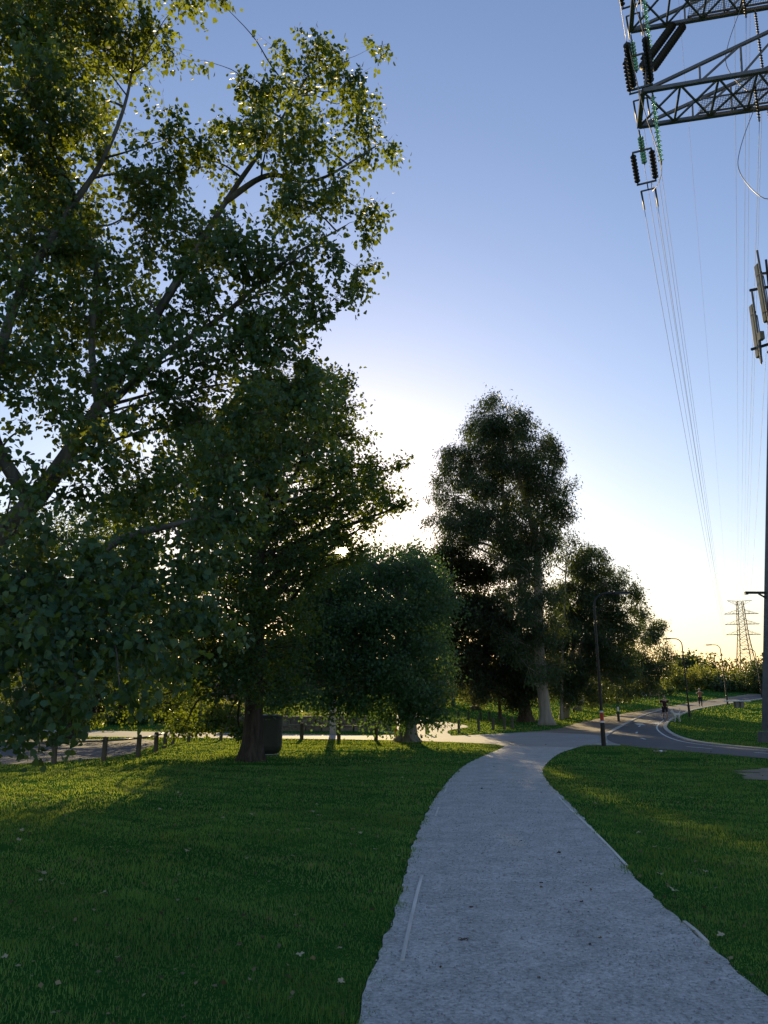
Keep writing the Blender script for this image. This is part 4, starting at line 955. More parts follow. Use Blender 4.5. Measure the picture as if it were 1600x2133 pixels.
# information board on the far lawn
g = G(1364, 1459); root = empty('information_board', g, R(12)); tag(root, 'brown information board on the sunlit lawn beyond the runner', 'sign')
for sx in (-.55, .55): MB().box((sx, 0, .6), (.1, .1, 1.3)).build('post', M['timber'], root)
MB().box((0, -.06, .85), (1.2, .05, .75)).build('panel', M['timber'], root)
g = G(1343, 1462); root = empty('sign_post', g); tag(root, 'small white sign on the sunlit lawn left of the brown board', 'sign')
MB().tube([(0, 0, -.1), (0, 0, 1.1)], .035, 6).build('post', M['steel'], root); MB().box((0, -.045, .82), (.55, .02, .4)).build('panel', M['white_paint'], root)
# paper litter and fallen leaves
g = G(1375, 1568); mb = MB(); pts = []
for j in range(4):
    for i in range(5): pts.append((g.x + (i - 2) * .09 + .02 * math.sin(j * 2.1), g.y + (j - 1.5) * .09, .045 + .028 * math.sin(i * 2.2 + j) + .02 * math.cos(j * 3)))
mb.add(pts, [(j * 5 + i, j * 5 + i + 1, (j + 1) * 5 + i + 1, (j + 1) * 5 + i) for j in range(3) for i in range(4)])
o = mb.build('paper_litter', M['paper'], None, smooth=False, origin=g); tag(o, 'crumpled white paper lying on the right lawn', 'litter')
o.modifiers.new('thickness', 'SOLIDIFY').thickness = .003
def maple_leaf(k):
    r_ = random.Random(k); v, n_ = [(0, 0, .012)], 20
    for i in range(n_):
        a = 2 * math.pi * i / n_; rr = (.42 + .5 * abs(math.cos(2.5 * a)) ** 1.5) * r_.uniform(.85, 1.1); v.append((rr * math.cos(a), rr * math.sin(a), .10 + .16 * math.sin(2 * a + k) + r_.uniform(-.05, .05)))
    f = [(0, 1 + i, 1 + (i + 1) % n_) for i in range(n_)]
    out = []
    for mm in (M['dead_leaf'], M['dark_leaf']):
        me = bpy.data.meshes.new('fallen_leaf'); me.from_pydata(v, [], f); me.update(); me.materials.append(mm); out.append(me)
    return out
lfm = [maple_leaf(k) for k in range(4)]
def fallen(px, py, s, dark, label, group, zoff):
    g = G(px, py); r_ = random.Random(int(px * 7 + py))
    o = link('fallen_leaf', lfm[r_.randrange(4)][1 if dark else 0], None, (g.x, g.y, g.z + zoff)); o.scale = (s, s * .8, s); o.rotation_euler = (r_.uniform(-.35, .35), r_.uniform(-.35, .35), r_.uniform(0, 6))
    tag(o, label, 'leaf', group); return o
LG = 'pale fallen leaf lying on the shaded lawn left of the path'
for px, py, s in ((85, 1825, .085), (82, 1842, .04), (130, 1850, .03), (214, 1868, .045), (650, 1695, .07), (665, 1703, .05), (526, 1700, .05), (372, 1655, .05), (333, 1690, .05), (463, 1708, .05), (640, 1732, .05), (735, 1733, .05),
                  (782, 1775, .04), (617, 1915, .03), (706, 1986, .03), (625, 1998, .035), (710, 2058, .035), (450, 1620, .04), (838, 1622, .04), (560, 1640, .05), (515, 1794, .03), (390, 1778, .04), (660, 1680, .05), (750, 1740, .04), (580, 1735, .04),
                  (40, 1755, .05), (45, 1735, .05), (245, 2005, .03), (8, 2007, .035), (610, 1790, .035), (690, 1570, .06), (955, 1590, .05)):
    fallen(px, py, s * .95, False, LG, 'fallen leaves on the left lawn', .03)
BIG = {0: 'largest pale curled leaf on the lawn near the left edge', 4: 'largest pale leaf in the middle of the left lawn'}
for k, o in enumerate([o for o in COL.objects if o.name.startswith('fallen_leaf')]):
    if k in BIG: o['label'] = BIG[k]
for px, py, s in ((1405, 1862, .05), (1375, 1828, .045), (1505, 1960, .045), (1440, 1665, .05), (1240, 1677, .05), (1365, 1770, .04), (1470, 1822, .035), (1330, 1740, .04)):
    fallen(px, py, s * .95, False, 'pale fallen leaf lying on the shaded lawn right of the path', 'fallen leaves on the right lawn', .03)
for px, py, s in ((967, 1963, .05), (1164, 1781, .045), (981, 1896, .03), (1003, 1645, .05), (1212, 1885, .03), (1128, 1845, .03), (1030, 1697, .03)):
    fallen(px, py, s, True, 'dark curled leaf lying on the gravel path', 'leaves on the gravel path', .018)

# ------------------------------------------------------------------ steel pylons
AX, AN = Vector((.973, -.23, 0)), Vector((.23, .973, 0))      # along the arms, along the line
def make_pylon(name, label, loc, rz=0.0):
    """local frame: x along the arms, y along the line away from the camera"""
    root = empty(name, loc, rz); tag(root, label, 'pylon', 'pylons of the power line')
    HB, HW, ZW = 5.0, 2.2, 28.0
    def half(z): return HB + (HW - HB) * min(z / ZW, 1.0) if z < ZW else HW + (1.3 - HW) * min((z - ZW) / 18, 1)
    for sx in (-1, 1):
        for sy in (-1, 1):
            pl = MB()
            q = [Vector((sx * half(z), sy * half(z), z)) for z in (.5, ZW, 45.5)]
            pl.bar(q[0], q[1], .36); pl.bar(q[1], q[2], .30)
            lg = pl.build('leg', M['dark_steel'], root)
            MB().lathe((q[0].x, q[0].y, -.4), (q[0].x, q[0].y, 3), [(0, .52), (.6, .46), (.85, .42)], 10).build('footing', M['footing'], lg)
    zs = [.6, 7.5, 13.5, 18.5, 22.5, 25.5, 28.0, 30.7, 33.4, 36.1, 38.8, 42, 45.5]
    for i in range(len(zs) - 1):
        z0, z1 = zs[i], zs[i + 1]; a, b_ = half(z0), half(z1); w = .17 if i < 4 else .15
        for (p, q) in (((-1, -1), (1, -1)), ((1, -1), (1, 1)), ((1, 1), (-1, 1)), ((-1, 1), (-1, -1))):
            MB().bar((p[0] * a, p[1] * a, z0), (q[0] * b_, q[1] * b_, z1), w).build('brace', M['dark_steel'], root)
            MB().bar((q[0] * a, q[1] * a, z0), (p[0] * b_, p[1] * b_, z1), w).build('brace', M['dark_steel'], root)
            MB().bar((p[0] * b_, p[1] * b_, z1), (q[0] * b_, q[1] * b_, z1), w * .9).build('cross_member', M['dark_steel'], root)
    for lev, z in enumerate((28.0, 33.4, 38.8)):
        h0 = half(z); L_ = 8.5; zt = z + 2.3; ht = half(zt)
        for s in (-1, 1):
            arm = MB().bar((s * L_, -1.14, z), (s * L_, 1.14, z), .2).build('cross_arm', M['dark_steel'], root)
            def pc(nm, a, b_, w, m_='dark_steel'): MB().bar(a, b_, w).build(nm, M[m_], arm)
            for sy in (-1, 1):
                e_ = Vector((s * L_, sy * 1.14, z)); i_ = Vector((s * h0, sy * 1.2, z)); t_ = Vector((s * ht, sy * 1.2, zt))
                pc('chord', i_, e_, .17); pc('tie', t_, e_, .13)
                for f in (.35, .62): pc('strut', i_.lerp(e_, f), t_.lerp(e_, f), .08)
                pc('strut', i_.lerp(e_, .35), t_.lerp(e_, .05), .08); pc('strut', i_.lerp(e_, .62), t_.lerp(e_, .35), .08)
            n_ = 4
            for k in range(n_):
                f0, f1 = k / n_, (k + 1) / n_
                A0, A1 = Vector((s * h0, -1.2, z)).lerp(Vector((s * L_, -1.14, z)), f0), Vector((s * h0, -1.2, z)).lerp(Vector((s * L_, -1.14, z)), f1)
                B0, B1 = Vector((s * h0, 1.2, z)).lerp(Vector((s * L_, 1.14, z)), f0), Vector((s * h0, 1.2, z)).lerp(Vector((s * L_, 1.14, z)), f1)
                pc('brace', A0, B1, .075); pc('brace', B0, A1, .075); pc('cross_member', A1, B1, .09)
            # walkway of wire mesh on the inner part, lying on the chords
            for (x0, x1, y0, y1) in ((h0 + .3, L_ - 2.6, .18, 1.02), (h0 + .3, L_ - 4.0, -1.0, .1)):
                mb = MB(); zz = z + .16; k = 0; x = x0
                while x < x1: mb.bar((s * x, y0, zz), (s * x, y1, zz), .016); x += .11
                y = y0
                while y < y1 + .01: mb.bar((s * x0, y, zz + .017), (s * x1, y, zz + .017), .016); y += .105
                w_ = mb.build('walkway_mesh', M['mesh_deck'], arm)
                fr = MB(); fr.bar((s * x0, y0 - .04, zz), (s * x1, y0 - .04, zz), .06); fr.bar((s * x0, y1 + .06, zz), (s * x1, y1 + .06, zz), .06); fr.build('walkway_frame', M['dark_steel'], arm)
    z = 45.5; h0 = half(z)
    for s in (-1, 1):
        arm = MB().bar((s * 6.2, -.3, z + .4), (s * 6.2, .3, z + .4), .12).build('peak_arm', M['dark_steel'], root)
        for sy in (-1, 1):
            MB().bar((s * h0, sy * h0, z), (s * 6.2, sy * .3, z + .4), .13).build('chord', M['dark_steel'], arm); MB().bar((s * h0, sy * h0, z - 2.2), (s * 6.2, sy * .3, z + .4), .11).build('tie', M['dark_steel'], arm)
            MB().bar((s * h0, sy * h0, z - 2.2), Vector((s * h0, sy * h0, z)).lerp(Vector((s * 6.2, sy * .3, z + .4)), .45), .08).build('brace', M['dark_steel'], arm)
    return root
RZ = math.atan2(AX.y, AX.x)
back_tip = Vector((12.0, 32.3, 28.0))
PC = back_tip + AX * 8.5 - AN * 1.14; PC.z = 0
near = make_pylon('steel_pylon', 'near steel lattice pylon whose arms reach in at upper right', PC, RZ)
FC = P(1548, 1322, 420); FC.z = FC.z - 28.0
far = copy_tree(near); far.location = FC; far.rotation_euler = (0, 0, R(-9)); far['label'] = 'distant lattice pylon on the skyline beyond the shrubs'
RN, RF = Matrix.Rotation(RZ, 3, 'Z'), Matrix.Rotation(R(-9), 3, 'Z')
def near_pt(x, y, z): return PC + RN @ Vector((x, y, z))
def far_pt(x, y, z): return FC + RF @ Vector((x, y, z))

# bracket sticking out of the near leg
pz = P(1592, 1238, 35.0); q = P(1558, 1236, 35.0)
root = empty('leg_bracket', pz); tag(root, 'short dark steel bracket sticking out of the tower leg', 'bracket')
lx = near_pt(-(5 + (2.2 - 5) * pz.z / 28), (5 + (2.2 - 5) * pz.z / 28), pz.z)
root.location = lx
MB().bar((0, 0, 0), (-1.05, .1, .02), .10).build('arm', M['black_metal'], root); MB().bar((-.02, 0, -.35), (-.5, .04, -.04), .06).build('stay', M['black_metal'], root)
MB().box((-1.0, .1, .0), (.12, .14, .13)).build('end_cap', M['black_metal'], root)

# ------------------------------------------------------------------ insulators and lines
def insulator(a, b_, label, group, mname, r=.14, pitch=.19, n=10):
    a, b_ = Vector(a), Vector(b_); L_ = (b_ - a).length; mid = .12
    root = empty('insulator_string', a); tag(root, label, 'insulator', group); d = b_ - a; dn = d.normalized()
    k = max(3, int((L_ - 2 * mid) / pitch)); prof = []
    for i in range(k):
        t = mid + i * (L_ - 2 * mid) / k; p = (L_ - 2 * mid) / k
        prof += [(t, r * .38), (t + p * .35, r * .40), (t + p * .5, r * .8), (t + p * .66, r), (t + p * .72, r * .95), (t + p * .76, r * .42), (t + p * .98, r * .38)]
    MB().lathe((0, 0, 0), d, prof, n).build('discs', M[mname], root, smooth=True)
    MB().tube([(0, 0, 0), dn * (mid + .02)], .04, 6).build('cap', M['dark_steel'], root); MB().tube([d - dn * (mid + .05), d], .04, 6).build('clevis', M['dark_steel'], root)
    return root
def cable(pts, r, label, cat='cable', group=None, name='power_cable', n=4, m_='conductor'):
    pts = [Vector(p) for p in pts]; o = MB().tube(pts, r, n).build(name, M[m_], None, smooth=True, origin=pts[0]); return tag(o, label, cat, group)
def catenary(a, b_, sag, n=60):
    a, b_ = Vector(a), Vector(b_); out = []
    for i in range(n + 1):
        t = (i / n) ** 1.5; p = a.lerp(b_, t); p.z -= 4 * sag * t * (1 - t); out.append(p)
    return out
lev_word = {28.0: 'lower', 33.4: 'middle', 38.8: 'upper'}
for z in (28.0, 33.4, 38.8):
    w = lev_word[z]
    fdir = (far_pt(-8.5, 0, z) - near_pt(-8.5, 1.14, z)).normalized(); fdir = (fdir + Vector((0, 0, -.10))).normalized()
    bdir = (RN @ Vector((-.16, -1, 0)) + Vector((0, 0, -.10))).normalized(); side = Vector((fdir.y, -fdir.x, 0)).normalized()
    tip, tipn = near_pt(-8.5, 1.2, z - .15), near_pt(-8.5, -1.2, z - .15)
    seen = z < 39
    # away-facing tension set: green glass string in the middle, twin black strings beside it, end yoke
    insulator(tip + fdir * .3, tip + fdir * 2.3 - Vector((0, 0, .08)), f'green glass disc string running out from the {w} arm tip', 'green glass strings', 'green_glass', .145)
    yk = tip + fdir * .95 - Vector((0, 0, .35))
    yo = MB(); yo.bar(yk - side * .46, yk + side * .44, .07); yo.bar(tip, yk, .05); o = yo.build('yoke_plate', M['dark_steel'], None, origin=yk); tag(o, f'steel yoke carrying the twin black strings of the {w} arm tip', 'yoke')
    for s in (-.44, .42):
        insulator(yk + side * s, yk + side * s + fdir * 2.15 - Vector((0, 0, .10)), f'black ribbed insulator below the {w} arm tip, ' + ('left' if s < 0 else 'right') + ' of the twin', 'black strings running to the far pylon', 'rubber_black', .15, .22)
    ek = yk + fdir * 2.2 - Vector((0, 0, .13))
    yo = MB(); yo.bar(ek - side * .5, ek + side * .46, .07); yo.bar(ek, ek + fdir * .55, .05); yo.bar(ek + fdir * .55 - side * .35, ek + fdir * .55 + side * .35, .06); o = yo.build('yoke_plate', M['dark_steel'], None, origin=ek); tag(o, f'end yoke of the {w} black insulators', 'yoke')
    st = ek + fdir * .55
    for s in (-.34, .34):
        for dz in (0, .0):
            pass
        a = st + side * s
        cable([a, a + fdir * 1.5], .05, f'dark clamp at the start of the {w} conductor, ' + ('left' if s < 0 else 'right') + ' one', 'clamp', 'conductor clamps', 'line_clamp', 6, 'dark_steel')
        cable(catenary(a + fdir * 1.4, far_pt(-8.5 + s * .6, -1, z - .6), 7.5), .016, f'thin conductor from the {w} near arm to the far pylon, ' + ('left' if s < 0 else 'right') + ' strand', 'cable', 'conductors to the far pylon')
    # camera-facing set: twin black strings up towards the span behind
    for s in (-.36, .36):
        insulator(tipn + side * s + bdir * .5, tipn + side * s + bdir * 3.6, f'black insulator on the camera side of the {w} arm tip, ' + ('left' if s < 0 else 'right') + ' one', 'black strings of the near span', 'rubber_black', .16, .24)
        cable(catenary(tipn + side * s + bdir * 3.6, tipn + side * s + bdir * 60 + Vector((0, 0, -1)), 1.0, 20), .016, f'conductor of the span overhead from the {w} arm, ' + ('left' if s < 0 else 'right') + ' strand', 'cable', 'conductors of the near span')
    yo = MB(); yb = tipn + bdir * .45; yo.bar(yb - side * .45, yb + side * .45, .08); yo.bar(tipn, yb, .06); o = yo.build('yoke_plate', M['dark_steel'], None, origin=yb); tag(o, f'yoke on the camera side of the {w} arm tip', 'yoke')
    # green string hanging across under the arm end, from the near chord to the jumper
    jt = near_pt(-8.1, -1.1, z - .1); jb = near_pt(-7.75, .6, z - 2.6)
    insulator(jt, jb, f'green glass string hanging under the {w} arm end, holding the jumper', 'green glass strings', 'green_glass', .145)
    jl = smooth_line([tipn + bdir * 3.4 - side * .3, tipn + bdir * 1.6 + Vector((0, 0, -1.8)), jb + Vector((0, 0, -.12)), tip + fdir * 1.8 + Vector((0, 0, -2.0)) + side * .3, ek + side * .2], 6)
    cable(jl, .018, f'slack jumper cable looping under the {w} arm end', 'cable', 'jumper loops')
    # twin long black strings from this arm down to the tip below
    if z > 28.5:
        t0 = near_pt(-6.3, 1.14, z - .12); b0 = near_pt(-8.2, -.9, z - 5.4 + 1.35)
        for s in (-.24, .24):
            o_ = RN @ Vector((s, s * .4, 0)); insulator(t0 + o_, b0 + o_, f'long fat black insulator slanting below the {w} arm, ' + ('left' if s < 0 else 'right') + ' one', 'long black strings between arms', 'rubber_black', .2, .24, 12)
        cable([b0, b0.lerp(near_pt(-8.45, -1.1, z - 5.4), .5), near_pt(-8.45, -1.1, z - 5.4 + .05)], .045, f'short chain under the long black insulators of the {w} arm', 'chain', None, 'link_chain', 5, 'dark_steel')
    # inner conductors hung part way along the arm
    for k, (lx_, nm) in enumerate(((-3.8, 'inner'), (-2.9, 'innermost'))):
        t0 = near_pt(lx_, 1.14 if k else -.6, z - .1); b0 = t0 + Vector((0, 0, -1.9 - 1.4 * k))
        insulator(t0, b0, f'small {nm} suspension insulator under the {w} arm', 'small suspension insulators', 'rubber_black', .07, .14, 8)
        cable(catenary(b0, far_pt(-3 + 2.2 * k, 0, z - 1), 7.0), .012, f'thin {nm} wire running from under the {w} arm to the far pylon', 'cable', 'inner wires')
        if k == 0:
            l0 = near_pt(lx_ + .3, -.4, z - .3)
            cable(smooth_line([l0, l0 + Vector((-.9, .6, -2.4)), l0 + Vector((-.95, .8, -3.6)), l0 + Vector((-.1, .7, -4.9)), l0 + Vector((.9, .6, -4.5)), l0 + Vector((1.3, .5, -3.2))], 6), .018, f'pale drooping loop of cable under the {w} arm', 'cable', 'drooping loops')
for s, w in ((-6.2, 'left'), (6.2, 'right')):
    cable(catenary(near_pt(s, 0, 45.9), far_pt(s, 0, 45.9), 6), .01, f'thin earth wire from the {w} peak arm to the far pylon', 'cable', 'earth wires')
for z in (28.0, 33.4, 38.8):
    cable(catenary(near_pt(8.5, 1.2, z - .5), far_pt(8.5, -1, z - .5), 7.5), .016, f'power conductor from the right end of the {lev_word[z]} near arm', 'cable', 'conductors to the far pylon')
for z in (28.0, 33.4, 38.8):
    cable(catenary(far_pt(8.5, 1, z - .5), far_pt(130, 160, z - 4), 3, 20), .03, f'conductor leaving the far pylon to the right at its {lev_word[z]} arm', 'cable', 'conductors beyond the far pylon')

# ------------------------------------------------------------------ panel antennas on the tower
def antenna(label, p0, p1, w, dpt, group, box=True):
    """panel between two image points placed at the tower's depth; pole mount behind"""
    p0, p1 = Vector(p0), Vector(p1); d = p0 - p1; L_ = d.length
    root = empty('panel_antenna', p1); tag(root, label, 'antenna', group); q = d.to_track_quat('Z', 'Y').to_matrix()
    o = MB().box(q @ Vector((0, 0, L_ / 2)), (w, dpt, L_), q).build('panel', M['antenna'], root, bevel=.03)
    px_ = q @ Vector((w * .95, -.05, 0))
    MB().tube([px_ + q @ Vector((0, 0, -.35)), px_ + q @ Vector((0, 0, L_ + .55))], .05, 8).build('mount_pole', M['dark_steel'], root)
    for f in (.15, .8):
        c = q @ Vector((0, 0, L_ * f)); MB().bar(c + q @ Vector((-.05, -.05, 0)), px_ + q @ Vector((.06, 0, L_ * f)), .07).build('clamp', M['black_metal'], root)
    if box: MB().box(px_ + q @ Vector((.16, .05, L_ * .32)), (.26, .2, .38), q).build('radio_unit', M['antenna'], root, bevel=.02)
    cb_ = smooth_line([q @ Vector((.05, 0, 0)), q @ Vector((.12, 0, -.35)), px_ + q @ Vector((.0, 0, -.30)), px_ + q @ Vector((.12, .02, L_ * .28)), px_ + q @ Vector((.10, .03, L_ * .7)), q @ Vector((w * .3, .1, L_ * .75))], 5)
    MB().tube(cb_, .025, 5).build('feed_cable', M['rubber_black'], root, smooth=True)
    return root
YA = 33.0
antenna('lower grey panel antenna with a small box, at the right edge below the arms', P(1566, 636, YA), P(1581, 744, YA), .30, .16, 'panel antennas on the tower')
antenna('upper olive panel antenna at the right frame edge', P(1577, 552, YA - .6), P(1597, 670, YA - .6), .32, .16, 'panel antennas on the tower', box=False)
root = empty('antenna_frame', P(1600, 660, YA)); tag(root, 'dark steel outrigger frame carrying the antennas', 'frame')
o0 = Vector(root.location)
for (pa, pb_) in (((1562, 605), (1640, 590)), ((1565, 728), (1640, 705)), ((1588, 570), (1650, 562)), ((1596, 542), (1606, 640)), ((1600, 735), (1640, 690))):
    MB().bar(P(*pa, YA + .2) - o0, P(*pb_, YA - 1.0) - o0, .10).build('bar', M['black_metal'], root)

# ------------------------------------------------------------------ people and the dog
def skin_body(name, joints, edges, parent, material, sub=2):
    """joints: name -> (co, radius); one continuous skinned surface"""
    names = list(joints); me = bpy.data.meshes.new(name)
    me.from_pydata([joints[k][0] for k in names], [(names.index(a), names.index(b_)) for a, b_ in edges], [])
    o = link(name, me, parent); o.modifiers.new('skin', 'SKIN'); sv = me.skin_vertices[0].data
    for i, k in enumerate(names):
        r = joints[k][1]; sv[i].radius = r if hasattr(r, '__len__') else (r, r)
        sv[i].use_root = (i == 0)
    o.modifiers['skin'].use_smooth_shade = True
    s = o.modifiers.new('subdivision', 'SUBSURF'); s.levels = sub; s.render_levels = sub
    me.materials.append(material); return o
def head(parent, c, hair_m, cap=False, sc=1.0):
    """face turned to -y (towards the camera)"""
    def ell(nm, c0, r, m_, par, n=12):
        mb = MB(); k = n // 2; pts, rad = [], []
        v = []; f = []
        for i in range(k + 1):
            th = math.pi * i / k
            for j in range(n):
                a = 2 * math.pi * j / n; v.append((c0[0] + r[0] * math.sin(th) * math.cos(a), c0[1] + r[1] * math.sin(th) * math.sin(a), c0[2] + r[2] * math.cos(th)))
        for i in range(k):
            for j in range(n): f.append((i * n + j, (i + 1) * n + j, (i + 1) * n + (j + 1) % n, i * n + (j + 1) % n))
        mb.add(v, f); return mb.build(nm, m_, par, smooth=True)
    x, y, z = c
    h_ = ell('head', c, (.076, .095, .118), M['skin'], parent)
    ell('hair', (x, y + .018, z + .028), (.082, .095, .105), M['cap'] if cap else hair_m, h_)
    if cap: MB().box((x, y - .12, z + .05), (.13, .1, .015)).build('cap_peak', M['cap'], h_, bevel=.005)
    mb = MB(); mb.add([(x - .014, y - .09, z - .02), (x + .014, y - .09, z - .02), (x, y - .088, z + .025), (x, y - .118, z - .018)], [(0, 1, 3), (1, 2, 3), (2, 0, 3), (0, 2, 1)]); mb.build('nose', M['skin'], h_)
    for s in (-1, 1):
        ell('eye', (x + s * .03, y - .086, z + .015), (.012, .008, .008), M['nose'], h_, 8); ell('ear', (x + s * .078, y + .005, z), (.012, .022, .03), M['skin'], h_, 8)
    MB().box((x, y - .091, z - .052), (.045, .006, .01)).build('mouth', M['cloth_maroon'], h_)
def hand(joints, edges, wrist, side, d):
    """palm and five short bent finger chains rooted at the wrist"""
    w = Vector(joints[wrist][0]); d = Vector(d).normalized(); sd = d.cross(Vector((0, 0, 1))).normalized(); up = sd.cross(d)
    joints['palm' + side] = (tuple(w + d * .07), (.036, .022)); edges.append((wrist, 'palm' + side))
    for i, (o, L_) in enumerate(((-.03, .06), (-.01, .072), (.01, .068), (.03, .052))):
        a = w + d * .10 + sd * o; joints[f'f{i}a' + side] = (tuple(a), .0095); joints[f'f{i}b' + side] = (tuple(a + d * L_ * .5 - up * .012), .009); joints[f'f{i}c' + side] = (tuple(a + d * L_ * .7 - up * .04), .008)
        edges += [('palm' + side, f'f{i}a' + side), (f'f{i}a' + side, f'f{i}b' + side), (f'f{i}b' + side, f'f{i}c' + side)]
    a = w + d * .04 + sd * .04; joints['tha' + side] = (tuple(a), .011); joints['thb' + side] = (tuple(a + d * .04 + sd * .012 - up * .01), .009); edges += [('palm' + side, 'tha' + side), ('tha' + side, 'thb' + side)]
def runner(name, label, loc, rz, top_m, leg_m, shorts, cap, arms_up, lean):
    root = empty(name, loc, rz); tag(root, label, 'person')
    # mid-stride: left leg planted ahead, right leg pushing off behind; travelling towards -y
    J = {'pel': ((0, 0, .95), (.13, .10)), 'wst': ((0, -.02, 1.10), (.125, .095)), 'chs': ((0, -.05, 1.30), (.155, .105)), 'shl': ((0, -.06, 1.43), (.11, .08)), 'nck': ((0, -.07, 1.50), .052), 'hdb': ((0, -.08, 1.56), .055)}
    E_ = [('pel', 'wst'), ('wst', 'chs'), ('chs', 'shl'), ('shl', 'nck'), ('nck', 'hdb')]
    L = {'hipL': ((.10, 0, .88), .088), 'kneL': ((.11, -.22, .52), .058), 'calL': ((.105, -.16, .36), .055), 'ankL': ((.10, -.10, .10), .036), 'toeL': ((.10, -.25, .045), .034),
         'hipR': ((-.10, .01, .88), .088), 'kneR': ((-.09, .03, .48), .058), 'calR': ((-.08, .20, .38), .055), 'ankR': ((-.07, .42, .28), .036), 'toeR': ((-.07, .40, .14), .034)}
    E_ += [('pel', 'hipL'), ('hipL', 'kneL'), ('kneL', 'calL'), ('calL', 'ankL'), ('ankL', 'toeL'), ('pel', 'hipR'), ('hipR', 'kneR'), ('kneR', 'calR'), ('calR', 'ankR'), ('ankR', 'toeR')]
    A = {'sL': ((.19, -.06, 1.41), .058), 'eL': ((.30, .08, 1.16), .042), 'wL': ((.24, -.14, 1.10), .028), 'sR': ((-.19, -.06, 1.41), .058), 'eR': ((-.31, .02, 1.16), .042), 'wR': ((-.22, -.24, 1.20), .028)}
    if arms_up:
        A['eL'] = ((.34, -.10, 1.28), .040); A['wL'] = ((.18, -.26, 1.40), .026); A['eR'] = ((-.34, -.08, 1.27), .040); A['wR'] = ((-.16, -.26, 1.38), .026)
    J.update(L); J.update(A); E_ += [('shl', 'sL'), ('sL', 'eL'), ('eL', 'wL'), ('shl', 'sR'), ('sR', 'eR'), ('eR', 'wR')]
    for s in 'LR': hand(J, E_, 'w' + s, s, Vector(J['w' + s][0]) - Vector(J['e' + s][0]))
    skin_body('body', J, E_, root, M['skin'])
    def grow(k, r): c, q = J[k]; return (c, tuple(a + r for a in q) if hasattr(q, '__len__') else q + r)
    # shirt: torso and upper arms
    S = {k: grow(k, .022) for k in ('wst', 'pel', 'chs', 'shl', 'sL', 'sR')}
    for s in 'LR': S['u' + s] = (tuple(Vector(J['s' + s][0]).lerp(Vector(J['e' + s][0]), .62)), .068)
    skin_body('shirt', S, [('wst', 'pel'), ('wst', 'chs'), ('chs', 'shl'), ('shl', 'sL'), ('shl', 'sR'), ('sL', 'uL'), ('sR', 'uR')], root, M[top_m])
    T = {'pel': grow('pel', .02), 'hipL': grow('hipL', .025), 'hipR': grow('hipR', .025)}
    TE = [('pel', 'hipL'), ('pel', 'hipR')]
    for s in 'LR':
        if shorts: T['t' + s] = (tuple(Vector(J['hip' + s][0]).lerp(Vector(J['kne' + s][0]), .8)), .095); TE.append(('hip' + s, 't' + s))
        else:
            for a, b_ in (('hip', 'kne'), ('kne', 'cal'), ('cal', 'ank')): T[b_ + s] = grow(b_ + s, .008); TE.append((a + s, b_ + s))
    skin_body('shorts' if shorts else 'leggings', T, TE, root, M[leg_m])
    for s in 'LR':
        a, t = Vector(J['ank' + s][0]), Vector(J['toe' + s][0]); dn = (t - a).normalized()
        skin_body('shoe', {'a': (tuple(a + Vector((0, .02, -.045))), (.047, .04)), 'm': (tuple(a.lerp(t, .5) + Vector((0, 0, -.015))), (.047, .04)), 't': (tuple(t), (.045, .034)), 'e': (tuple(t + dn * .06), (.035, .026))}, [('a', 'm'), ('m', 't'), ('t', 'e')], root, M['shoe'])
    head(root, (0, -.10, 1.655), M['hair'], cap)
    root.rotation_euler = (lean, 0, rz)
    return root
g = G(1387, 1503); runner('person', 'person jogging towards us in dark shirt and dark shorts on the asphalt path', (g.x, g.y, g.z + .02), R(-14), 'cloth_maroon', 'cloth_black', True, False, False, R(3)).scale = (1.02, 1.02, 1.0)
g2 = G(1460, 1474); runner('person', 'farther person in coral top and black leggings, hands raised, on the path', (g2.x, g2.y, g2.z + .02), R(-16), 'cloth_coral', 'cloth_black', False, True, True, R(2))
g = G(1409, 1504); root = empty('dog', (g.x, g.y, g.z), R(-58)); tag(root, 'small white dog trotting on the grass edge beside the jogger', 'dog'); root.scale = (1.15,) * 3
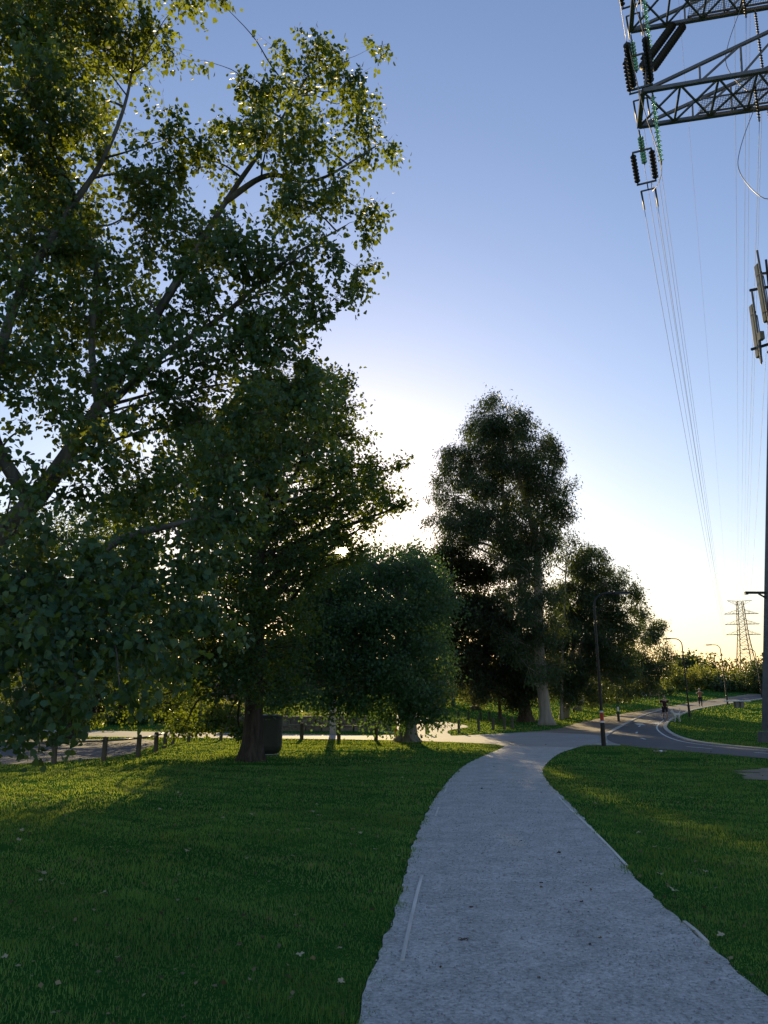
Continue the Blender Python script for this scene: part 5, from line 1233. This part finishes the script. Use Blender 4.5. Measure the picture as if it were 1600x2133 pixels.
J = {'hip': ((0, .26, .44), (.075, .09)), 'bel': ((0, .05, .43), (.075, .085)), 'che': ((0, -.16, .43), (.085, .11)), 'nec': ((0, -.27, .54), (.06, .065)), 'hea': ((0, -.34, .63), (.06, .062)), 'muz': ((0, -.43, .60), .034), 'nos': ((0, -.48, .59), .022),
     'ta': ((0, .36, .52), .028), 'tb': ((0, .42, .66), .026), 'tc': ((.01, .40, .82), .018),
     'fl1': ((.07, -.18, .33), .045), 'fl2': ((.07, -.16, .19), .028), 'fl3': ((.07, -.20, .04), .024), 'fl4': ((.07, -.25, .025), .024), 'fr1': ((-.07, -.18, .33), .045), 'fr2': ((-.07, -.24, .20), .028), 'fr3': ((-.07, -.20, .07), .024), 'fr4': ((-.07, -.23, .05), .022),
     'hl1': ((.07, .22, .34), .06), 'hl2': ((.075, .16, .24), .035), 'hl3': ((.075, .29, .14), .025), 'hl4': ((.075, .27, .03), .023), 'hl5': ((.075, .22, .025), .024), 'hr1': ((-.07, .24, .34), .06), 'hr2': ((-.075, .22, .24), .035), 'hr3': ((-.075, .36, .15), .025), 'hr4': ((-.075, .36, .04), .023), 'hr5': ((-.075, .31, .025), .024),
     'el': ((.05, -.32, .70), .022), 'el2': ((.075, -.32, .74), .012), 'er': ((-.05, -.32, .70), .022), 'er2': ((-.075, -.32, .74), .012)}
skin_body('body', J, [('hip', 'bel'), ('bel', 'che'), ('che', 'nec'), ('nec', 'hea'), ('hea', 'muz'), ('muz', 'nos'), ('hip', 'ta'), ('ta', 'tb'), ('tb', 'tc'), ('che', 'fl1'), ('fl1', 'fl2'), ('fl2', 'fl3'), ('fl3', 'fl4'), ('che', 'fr1'), ('fr1', 'fr2'), ('fr2', 'fr3'), ('fr3', 'fr4'),
                       ('hip', 'hl1'), ('hl1', 'hl2'), ('hl2', 'hl3'), ('hl3', 'hl4'), ('hl4', 'hl5'), ('hip', 'hr1'), ('hr1', 'hr2'), ('hr2', 'hr3'), ('hr3', 'hr4'), ('hr4', 'hr5'), ('hea', 'el'), ('el', 'el2'), ('hea', 'er'), ('er', 'er2')], root, M['fur'])
for s in (-1, 1): MB().lathe((s * .026, -.392, .645), (s * .03, -.45, .65), [(0, .009), (.008, .007)], 8).build('eye', M['nose'], root)
MB().lathe((0, -.49, .592), (0, -.6, .592), [(0, .018), (.014, .012)], 8).build('nose', M['nose'], root)
